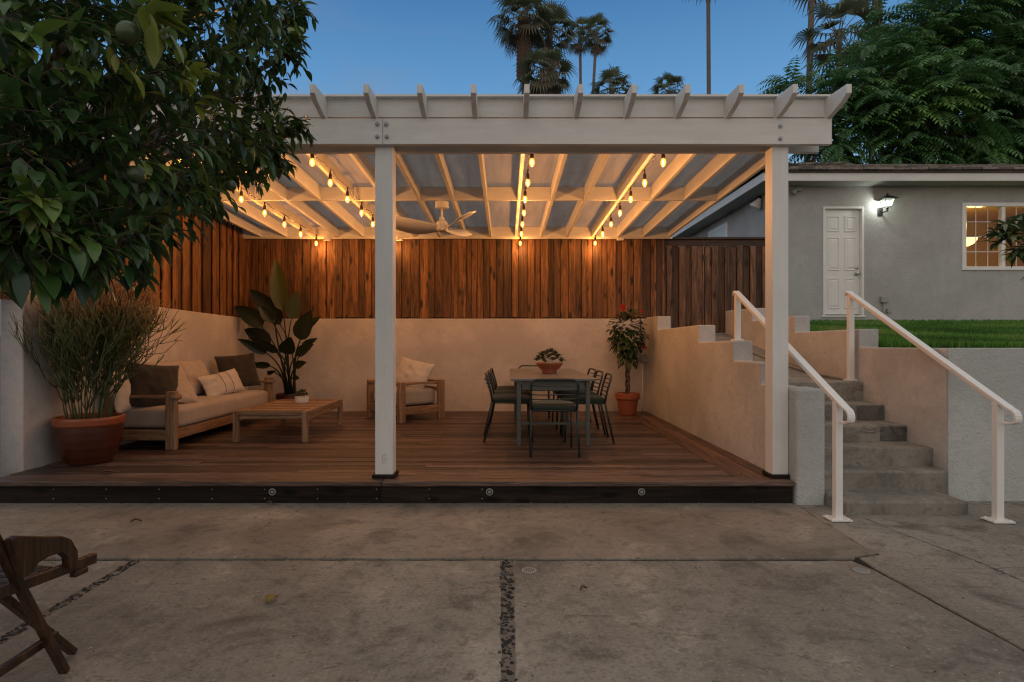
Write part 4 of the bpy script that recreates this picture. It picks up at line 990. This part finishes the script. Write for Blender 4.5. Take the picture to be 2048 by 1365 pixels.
# window
wn = MB().box(wx0-.04,wx0+.035,wy-.02,wy+.09,wz0-.04,wz1+.04).box(wx1-.035,wx1+.04,wy-.02,wy+.09,wz0-.04,wz1+.04).box(wx0+.036,wx1-.036,wy-.02,wy+.09,wz1-.03,wz1+.04).box(wx0+.036,wx1-.036,wy-.022,wy+.09,wz0-.04,wz0+.03).box(wx0+.72,wx0+.79,wy+.0,wy+.09,wz0+.031,wz1-.031).build('window', M['door'], hs, bev=.003, world=True)
g = MB()
for (a, b) in ((wx0+.036,wx0+.72),(wx0+.79,wx1-.036)):
    nc = 3 if b-a < .9 else 5
    for k in range(1,nc): x = a+(b-a)*k/nc; g.box(x-.0045,x+.0045,wy+.045,wy+.055,wz0+.03,wz1-.03)
    for k in range(1,4): z = wz0+.03+(wz1-wz0-.06)*k/4; g.box(a,b,wy+.0445,wy+.0555,z-.006,z+.006)
g.build('muntins', M['door'], wn, world=True)
MB().box(wx0+.036,wx0+.72,wy+.057,wy+.061,wz0+.03,wz1-.03).box(wx0+.79,wx1-.036,wy+.057,wy+.061,wz0+.03,wz1-.03).build('pane', M['pane'], wn, world=True)
g = MB().box(7.6,12.6,14.6,14.7,1.8,4.2).box(7.5,7.6,11.62,14.7,1.8,4.2).box(12.6,12.7,11.62,14.7,1.8,4.2).box(7.5,12.7,11.62,14.7,1.7,1.8).box(7.5,12.7,11.62,14.7,4.2,4.25)
g.box(10.35,10.6,14.45,14.598,1.81,4.19).box(9.2,10.2,14.56,14.598,1.81,3.9); g.build('interior_room', M['ochre'], hs, world=True)
# side window on the gable side
MB().box(5.12,5.15,13.9,15.2,3.1,4.09).build('window', M['door'], hs, bev=.004, world=True)
o_ = [q for q in hs.children if q.name.startswith('window.')][0]
MB().box(5.112,5.119,13.98,15.12,3.18,4.01).build('pane', M['pane'], o_, world=True)
pl = thing('ceiling_lamp', 'warm bowl lamp glowing inside the house window', 'lamp', (9.62,12.55,4.2))
MB().tube([(0,0,0),(0,0,-.75)], .012, 8).build('rod', M['iron'], pl); MB().lathe([(.20,-.72),(.19,-.78),(.13,-.86),(.05,-.90),(0,-.91)], n=24).build('bowl', M['lampshade'], pl, smooth=True)
MB().lathe([(.21,-.715),(.21,-.735),(.2,-.735),(.2,-.715)], n=24).build('rim', M['iron'], pl)
lamp_point('room_lamp', (.1,-.1,-.45), 46, (1,.70,.22), .12, pl)
# wall lantern
ln = thing('wall_lantern', 'black carriage lantern glowing cool white beside the white door', 'wall lamp', (7.10,11.40,3.86))
MB().box(-.055,.055,-.03,-.001,-.19,-.02).build('back_plate', M['iron'], ln, bev=.008)
MB().tube([(0,-.03,-.10),(.03,-.10,-.14),(.05,-.17,-.12),(.05,-.19,-.06)], .014, 8).ball((.05,-.19,-.07),.03).ball((.05,-.19,-.125),.022).build('arm', M['iron'], ln, smooth=True)
g = MB(); cxl, cyl = .05, -.19
def sq(rw, z): return [(cxl-rw,cyl-rw,z),(cxl+rw,cyl-rw,z),(cxl+rw,cyl+rw,z),(cxl-rw,cyl+rw,z)]
a, b = sq(.062,-.04), sq(.105,.125)
for k in range(4): g.beam(a[k],b[k],.010,.010); g.beam(a[k],a[(k+1)%4],.010,.010); g.beam(b[k],b[(k+1)%4],.012,.012)
c_, d_ = sq(.165,.125), sq(.03,.205)
g.add(c_+d_, [(0,1,5,4),(1,2,6,5),(2,3,7,6),(3,0,4,7),(4,5,6,7)]); g.lathe([(.03,.205),(.034,.22),(.012,.235),(.010,.26),(0,.265)], (cxl,cyl,0), 10)
g.build('cage', M['iron'], ln)
a, b = sq(.058,-.036), sq(.100,.118)
g = MB(); g.add(a+b, [(k,(k+1)%4,4+(k+1)%4,4+k) for k in range(4)]); g.build('glass', M['lanternglass'], ln)
MB().lathe([(0,-.02),(.025,-.01),(.036,.03),(.03,.07),(.012,.10),(0,.105)], (cxl,cyl,0), 14).build('lamp', M['lanternglow'], ln, smooth=True)
lamp_point('lantern_lamp', (cxl-.115,cyl+.02,.02), 5, (.97,1,.91), .04, ln); ln.scale = (.86,.86,.86)
fl = thing('flood_light', 'white conical flood light on the side wall of the house, left of the right post', 'flood light', (5.13,12.15,4.14))
g = MB().lathe([(.115,0),(.11,.02),(.05,.16),(.04,.19),(0,.2)], n=22).build('shade', M['door'], fl, smooth=True); g.rotation_euler = (.25,.5,0); g.location = (-.12,-.06,-.13)
MB().tube([(.0,0,.04),(-.06,0,.05),(-.08,-.01,.0)], .018, 8).box(-.02,.018,-.05,.05,-.0,.1).build('bracket', M['iron'], fl)
f2 = thing('flood_light', 'small grey security light under the eave, right of the right post', 'flood light', (5.50,11.40,4.185))
MB().box(-.02,.10,-.07,-.002,-.04,.045).build('housing', M['greypaint'], f2, bev=.01); MB().tube([(-.02,-.04,0),(-.07,-.06,-.02)], .012, 8).build('arm', M['iron'], f2)
g = MB().lathe([(.05,0),(.052,.02),(.035,.1),(0,.11)], n=16).build('head', M['greypaint'], f2, smooth=True); g.location = (-.085,-.07,-.09); g.rotation_euler = (.3,.5,0)
ob = thing('outlet_box', 'small grey outlet box with a pipe on the house wall, right of the door', 'outlet box', (7.16,11.40,2.10))
MB().box(-.06,.07,-.06,-.002,-.06,.06).build('box', M['greypaint'], ob, bev=.008); MB().tube([(0,-.03,-.06),(0,-.03,-.42)], .014, 8).build('pipe', M['greypaint'], ob, smooth=True); MB().box(.06,.13,-.05,-.002,-.25,-.17).build('cover', M['greypaint'], ob, bev=.006)
# ================================================================ palms
def fan_leaf(m, base, d, pet, L, r, nseg=13, dead=False):
    d = Vector(d).normalized(); base = Vector(base); dd = d.copy(); p = base.copy(); pts = [p.copy()]
    for k in range(4): dd = (dd + Vector((0,0,-.10 if not dead else -.25))).normalized(); p = p + dd*pet/4; pts.append(p.copy())
    m.tube(pts, [.035,.03,.026,.022,.02], 3, .3, cap=False)
    sd = dd.cross(Vector((0,0,1))); sd = sd.normalized() if sd.length > .05 else Vector((1,0,0)); sd = (sd + rdir()*.35).normalized(); sd = (sd - dd*sd.dot(dd)).normalized(); nrm = sd.cross(dd)
    spread = U(1.15,1.75) if not dead else U(.35,.7)
    for k in range(nseg):
        a = -spread + 2*spread*k/(nseg-1); e = (dd*math.cos(a) + sd*math.sin(a) + nrm*.12).normalized(); ww = L*2*spread/nseg*.55
        l1 = L*(.62+.06*math.cos(a)); l2 = L*U(.40,.65); tip = (e*.55 + Vector((0,0,-.9 if not dead else -1.0))*U(.4,1)).normalized(); sp2 = (sd*math.cos(a) - dd*math.sin(a))
        q0 = p; q1 = p + e*l1*.55; q2 = p + e*l1; q3 = q2 + tip*l2
        m.add([q0 - sp2*.01, q0 + sp2*.01, q1 + sp2*ww*.5 + nrm*.03*L, q1 - sp2*ww*.5, q2 + sp2*ww*.36, q2 - sp2*ww*.36 + nrm*.02*L, q3], [(0,1,2,3),(3,2,4,5),(5,4,6)], max(0,min(1,r+U(-.15,.15))))
PG = 'fan palms beyond the back fence'
def palm(label, px, py, Y, rcr, trunk, nfr=34, lean=0, skirt=0, boots=0, z0=0, name='palm_tree'):
    c = at(px,py,Y); bx = c.x + lean
    t = thing(name, label, 'palm tree', (bx,Y,z0), 0, PG)
    top = Vector((c.x-bx,0,c.z-z0)); n = 10
    pts = [Vector((top.x*(i/n)**1.5, 0, (c.z-z0)*i/n)) for i in range(n+1)]
    MB().tube(pts, [trunk*(1.25-.3*i/n) for i in range(n+1)], 10).build('trunk', M['palmbark'], t, smooth=True)
    if boots:
        g = MB(); k = 0; z = top.z-boots
        while z < top.z-.1:
            rr = trunk*1.9*(1-.2*(top.z-z < boots*.25)); 
            for q in range(9):
                a = q*2*PI/9 + k*.35; b = Vector((top.x+rr*.8*math.cos(a), rr*.8*math.sin(a), z)); e = Vector((math.cos(a)*.55,math.sin(a)*.55,.85))
                g.beam(b, b+e*trunk*1.5, trunk*.62, trunk*.22, (math.cos(a),math.sin(a),0), R())
            z += trunk*.62; k += 1
        g.build('leaf_bases', M['boots'], t)
    g = MB()
    for k in range(nfr):
        a = k*2.399+U(-.2,.2); q = (k+.5)/nfr; el = math.radians(82-128*q)+U(-.12,.12)
        fan_leaf(g, top+Vector((math.cos(a)*trunk*.7,math.sin(a)*trunk*.7,U(-.3,.1))), (math.cos(a)*math.cos(el),math.sin(a)*math.cos(el),math.sin(el)), rcr*U(.42,.62), rcr*U(.5,.62), .85-.55*max(0,q-.55)/.45)
    if skirt:
        ns = int(skirt*20)
        for k in range(ns):
            a = k*2.399; zz = top.z - .4 - skirt*R(); el = math.radians(-58-U(0,25))
            fan_leaf(g, Vector((top.x+math.cos(a)*trunk,math.sin(a)*trunk,zz)), (math.cos(a)*math.cos(el),math.sin(a)*math.cos(el),math.sin(el)), rcr*.3, rcr*U(.45,.6), U(0,.3), 12, True)
    g.build('crown', M['palm'], t)
    return t
palm('large fan palm with a thick rough upper trunk, tallest of the middle palm clump', 1048,40,45,2.35,.24,36,.25,0,4.6)
palm('shaggy fan palm with a long skirt of dead fronds, right of the thick trunk palm', 1100,62,47,2.1,.26,34,-.3,4.8)
palm('low shaggy fan palm standing at the foot of the middle palm clump', 1088,146,43,2.0,.3,30,0,2.6)
palm('slender fan palm with a thin straight trunk, left of the slender pair', 1160,68,62,1.75,.15,24,.25,.5)
palm('slender fan palm with a thin leaning trunk, right of the slender pair', 1193,68,60,1.85,.15,26,-1.3,.5)
palm('short fan palm low behind the pergola beam, right of the slender pair', 1224,178,52,1.9,.2,30,0,1.0)
palm('small fan palm low behind the pergola beam, left of the bare trunk', 1337,182,56,1.75,.2,30,0,.6)
palm('dark fan palm crown rising behind the big leafy tree', 1678,62,33,2.1,.16,22,.1,0)
palm('tall bare palm trunk standing alone left of the leafy tree', 1416,-75,40,2.2,.13,26,.12,0)
palm('tall bare palm trunk at the left edge of the leafy tree', 1626,-75,36,2.2,.165,26,-.55,0)
palm('tall bare palm trunk left of its close twin above the leafy tree', 1752,-70,37,2.2,.155,26,-.45,0)
palm('tall bare palm trunk right of its close twin above the leafy tree', 1758,-95,38,2.2,.165,26,.2,0)
# ================================================================ big pinnate tree
def pinnate(m, base, d, L, r, npair=9):
    d = Vector(d).normalized(); p = Vector(base); dd = d.copy(); st = L/npair; sd0 = d.cross(Vector((0,0,1)))
    sd0 = sd0.normalized() if sd0.length > .05 else Vector((1,0,0))
    for k in range(npair):
        s = k/npair; dd = (dd + Vector((0,0,-.16*(.5+s)))).normalized(); q = p + dd*st
        sd = (sd0 - dd*sd0.dot(dd)).normalized(); up = sd.cross(dd)
        if k % 2 == 0 or True: m.add([p-sd*.006,p+sd*.006,q+sd*.004,q-sd*.004],[(0,1,2,3)], .2)
        ll = L*.24*(1-.45*abs(s-.35)*1.4); ww = ll*.36
        for sg in (-1,1):
            e = (sd*sg*.92 + dd*.42 + up*.05 - Vector((0,0,.38))).normalized(); wv = (dd - e*dd.dot(e)).normalized(); b = p + dd*st*.5
            rr = max(0,min(1,r+U(-.12,.12)))
            m.add([b, b+e*ll*.4+wv*ww*.5, b+e*ll*.4-wv*ww*.5, b+e*ll+Vector((0,0,-ll*.14)) ], [(0,2,3,1)], rr)
        p = q
    e = dd; m.add([p, p+e*L*.1+sd*L*.03, p+e*L*.1-sd*L*.03, p+e*L*.2], [(0,2,3,1)], r)
tr = thing('leafy_tree', 'large dark green tree with long feathery compound leaves behind the house', 'tree', (13.5,19.5,1.4))
tl = Vector(tr.location)
BL = [(1700,240,110,18.8),(1640,300,70,18.2),(1745,150,95,19),(1830,110,110,19.5),(1930,60,130,20),(2040,70,140,20),(1850,250,130,18.2),(1990,230,140,18.6),(2120,190,160,19),(1780,320,70,17.9),(1950,330,90,18.0),(1620,235,40,18.4),(1588,185,24,18.2),(2100,330,120,18.5),(2200,80,170,20.5),(2250,280,170,19.5),(1900,180,120,19.8)]
cr = MB(); hub = Vector((13.5,19.5,4.5))
br = MB().tube([(0,0,0),(.15,.1,2),(0,0,3.4)], [.28,.22,.2], 10)
for (px, py, rp, Y) in BL:
    c = at(px,py,Y); rad = rp*Y/F
    br.tube([hub-tl, (hub*.45+c*.55)+Vector((U(-.4,.4),U(-.4,.4),.3))-tl, c-tl], [.14,.08,.03], 6)
    nros = max(4, int(34*(rad/1.6)**2))
    for _ in range(nros):
        v = rdir(.1); v.y -= .25; v.normalize(); p = c + v*rad*U(.45,.95) - tl; rb = .25+.55*R()**1.6
        br.tube([c-tl + (p-c+tl)*.2, p], [.03,.014], 4)
        for k in range(random.choice((7,8,9,10))):
            a = k*2.399+U(0,1); el = U(-.25,.75); d = Vector((math.cos(a)*math.cos(el), math.sin(a)*math.cos(el), math.sin(el)))+v*.55
            pinnate(cr, p + d*.04, d, U(.65,1.15), rb)
# one brighter spray in the middle, facing the yard
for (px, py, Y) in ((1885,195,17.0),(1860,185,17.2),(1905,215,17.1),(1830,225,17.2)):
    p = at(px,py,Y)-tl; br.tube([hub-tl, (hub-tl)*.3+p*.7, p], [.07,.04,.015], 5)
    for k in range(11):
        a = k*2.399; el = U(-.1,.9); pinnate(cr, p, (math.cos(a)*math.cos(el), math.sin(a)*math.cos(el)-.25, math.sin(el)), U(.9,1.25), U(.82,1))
br.build('trunk', M['bark'], tr, smooth=True); cr.build('crown', M['pinnate'], tr)
# ================================================================ small tree at the right edge
av = thing('small_tree', 'small tree with long drooping dark leaves in front of the lit window', 'tree', (7.45,7.6,1.40))
al = Vector(av.location); br = MB().tube([(0,0,-.05),(.03,0,.6),(-.02,.02,1.1),(-.1,0,1.5)], [.045,.04,.035,.025], 8); g = MB()
for (px, py, rp) in ((1990,460,38),(2012,500,18),(2035,440,36),(2060,480,50),(2085,430,60),(2130,470,70),(2180,420,80),(2150,540,60),(2052,545,14)):
    c = at(px+26,py+6,7.5+U(-.15,.15))-al; rad = rp*7.5/F; br.tube([(0,0,1.15),((0*.4+c.x*.6),c.y*.6,(1.15*.4+c.z*.6)+.03),c], [.022,.014,.006], 6)
    for _ in range(max(6,int(13*(rad/.22)**2))):
        v = rdir(.2); p = c + v*rad*U(.2,.8); rr = R()
        br.tube([c,p], [.006,.003], 4)
        for k in range(7): a = k*2.399+U(0,1); el = U(-.3,.7); blade(g, p, (math.cos(a)*math.cos(el),math.sin(a)*math.cos(el),math.sin(el)), U(.15,.23), U(.045,.065), .9, .15, max(0,min(1,rr+U(-.25,.25))), 5)
br.build('trunk', M['bark'], av, smooth=True); g.build('crown', M['avocado'], av, smooth=True)
# ================================================================ citrus tree, near left
ci = thing('citrus_tree', 'big dark citrus tree with broad glossy leaves and green fruit, overhanging from the upper left', 'tree', (-3.3,2.6,0))
cl_ = Vector(ci.location)
CB = [(-60,90,2.0,240),(130,90,1.9,190),(300,80,2.2,180),(440,70,2.6,125),(535,50,2.8,80),(585,40,2.9,38),(60,330,1.75,210),(230,300,2.0,185),(390,250,2.4,145),(480,250,2.6,95),(550,255,2.8,55),(600,262,2.9,24),
 (120,495,1.65,85),(40,470,1.55,105),(225,465,1.8,100),(320,410,2.1,85),(420,345,2.4,78),(505,310,2.6,58),(555,318,2.7,24),(575,110,2.8,40),(598,20,2.9,30),(520,150,2.75,60),(300,470,2.0,50),(395,390,2.3,40),(-60,450,1.7,130),
 (-280,250,2.2,330),(-120,-180,2.3,330),(180,-180,2.4,260),(420,-110,2.8,190),(-320,-100,2.6,300)]
br = MB().tube([(0,0,-.03),(.05,0,.5),(.02,.02,1.0)], [.11,.095,.09], 10); hub = Vector((-3.28,2.62,1.0)); g = MB()
twig = MB()
for (px, py, Y, rp) in CB:
    if px > 200 and py > -20: Y *= 1+.38*min(1,(px-200)/300)
    c = at(px,py,Y); rad = rp*Y/F
    mid = hub.lerp(c,.5)+Vector((U(-.1,.1),U(-.1,.1),.15)); br.tube([hub-cl_, mid-cl_, c-cl_], [.05,.03,.012], 6)
    n = int(18.5*(rp/60)**1.7*(1 if px < 200 else (Y/2.2)**1.1)) + 14
    if px-rp > 640 or px+rp < -20 or py+rp < -20: n = n//3
    for _ in range(n):
        v = rdir(0); rr = R()**.45; p = c - cl_ + Vector((v.x, v.y*1.15, v.z))*rad*rr
        brt = R(); r = brt*.80 if brt < .97 else U(.86,1)
        if rr > .75 and v.z > 0: r = min(1, r+.06)
        axis = (v*.65 + Vector((U(-.6,.6),U(-.6,.6),-.35))).normalized()
        nl = random.choice((2,3,3,4))
        twig.tube([p - axis*.05, p + axis*.05], [.0022,.0014], 4)
        for k in range(nl):
            d = (axis + rdir(0)*.75).normalized(); pp = p - axis*.05 + axis*.1*k/nl
            Ls = U(.055,.112)
            if p.y+cl_.y < 1.22: continue
            blade(g, pp, d, Ls, Ls*U(.30,.43), U(.2,1.0), U(.06,.28), max(0,min(1,r+U(-.15,.15))), 5)
br.build('trunk', M['bark'], ci, smooth=True); twig.build('twigs', M['bark'], ci); g.build('crown', M['citrus'], ci, smooth=True)
g = MB()
for (px, py, Y, rr, s) in ((585,60,3.6,.9,.9),(440,150,2.9,.95,.9),(500,290,3.2,.9,.9),(282,20,1.62,.9,1),(300,35,1.66,.95,1),(318,45,1.7,.9,1),(395,150,2.1,.97,.8),(360,145,2.05,.93,.8),(60,395,1.5,.9,.9),(100,410,1.55,.88,.9),(395,215,2.15,.95,.7),(290,330,1.9,.88,.8),(40,60,1.6,.85,1)):
    p = at(px,py,Y)-cl_
    for k in range(5): blade(g, p+Vector((U(-.03,.03),U(-.02,.02),U(-.03,.03))), Vector((U(-.2,.9),U(-.5,.3),U(-.9,.4))), U(.09,.12)*s, .05*s, .5, .15, max(0,min(1,rr+U(-.05,.03))), 6)
g.build('young_leaves', M['citrus'], ci, smooth=True)
for (px, py, Y, rad) in ((256,67,1.62,.031),(372,306,2.1,.025),(272,350,1.8,.027),(462,372,2.35,.022)):
    p = at(px,py,Y)-cl_; MB().lathe([(0,-rad*.98),(rad*.5,-rad*.86),(rad*.87,-rad*.5),(rad,0),(rad*.87,rad*.5),(rad*.5,rad*.87),(rad*.12,rad*1.0),(0,rad*.97)], n=20).build('orange', M['orange'], ci, smooth=True, loc=p)
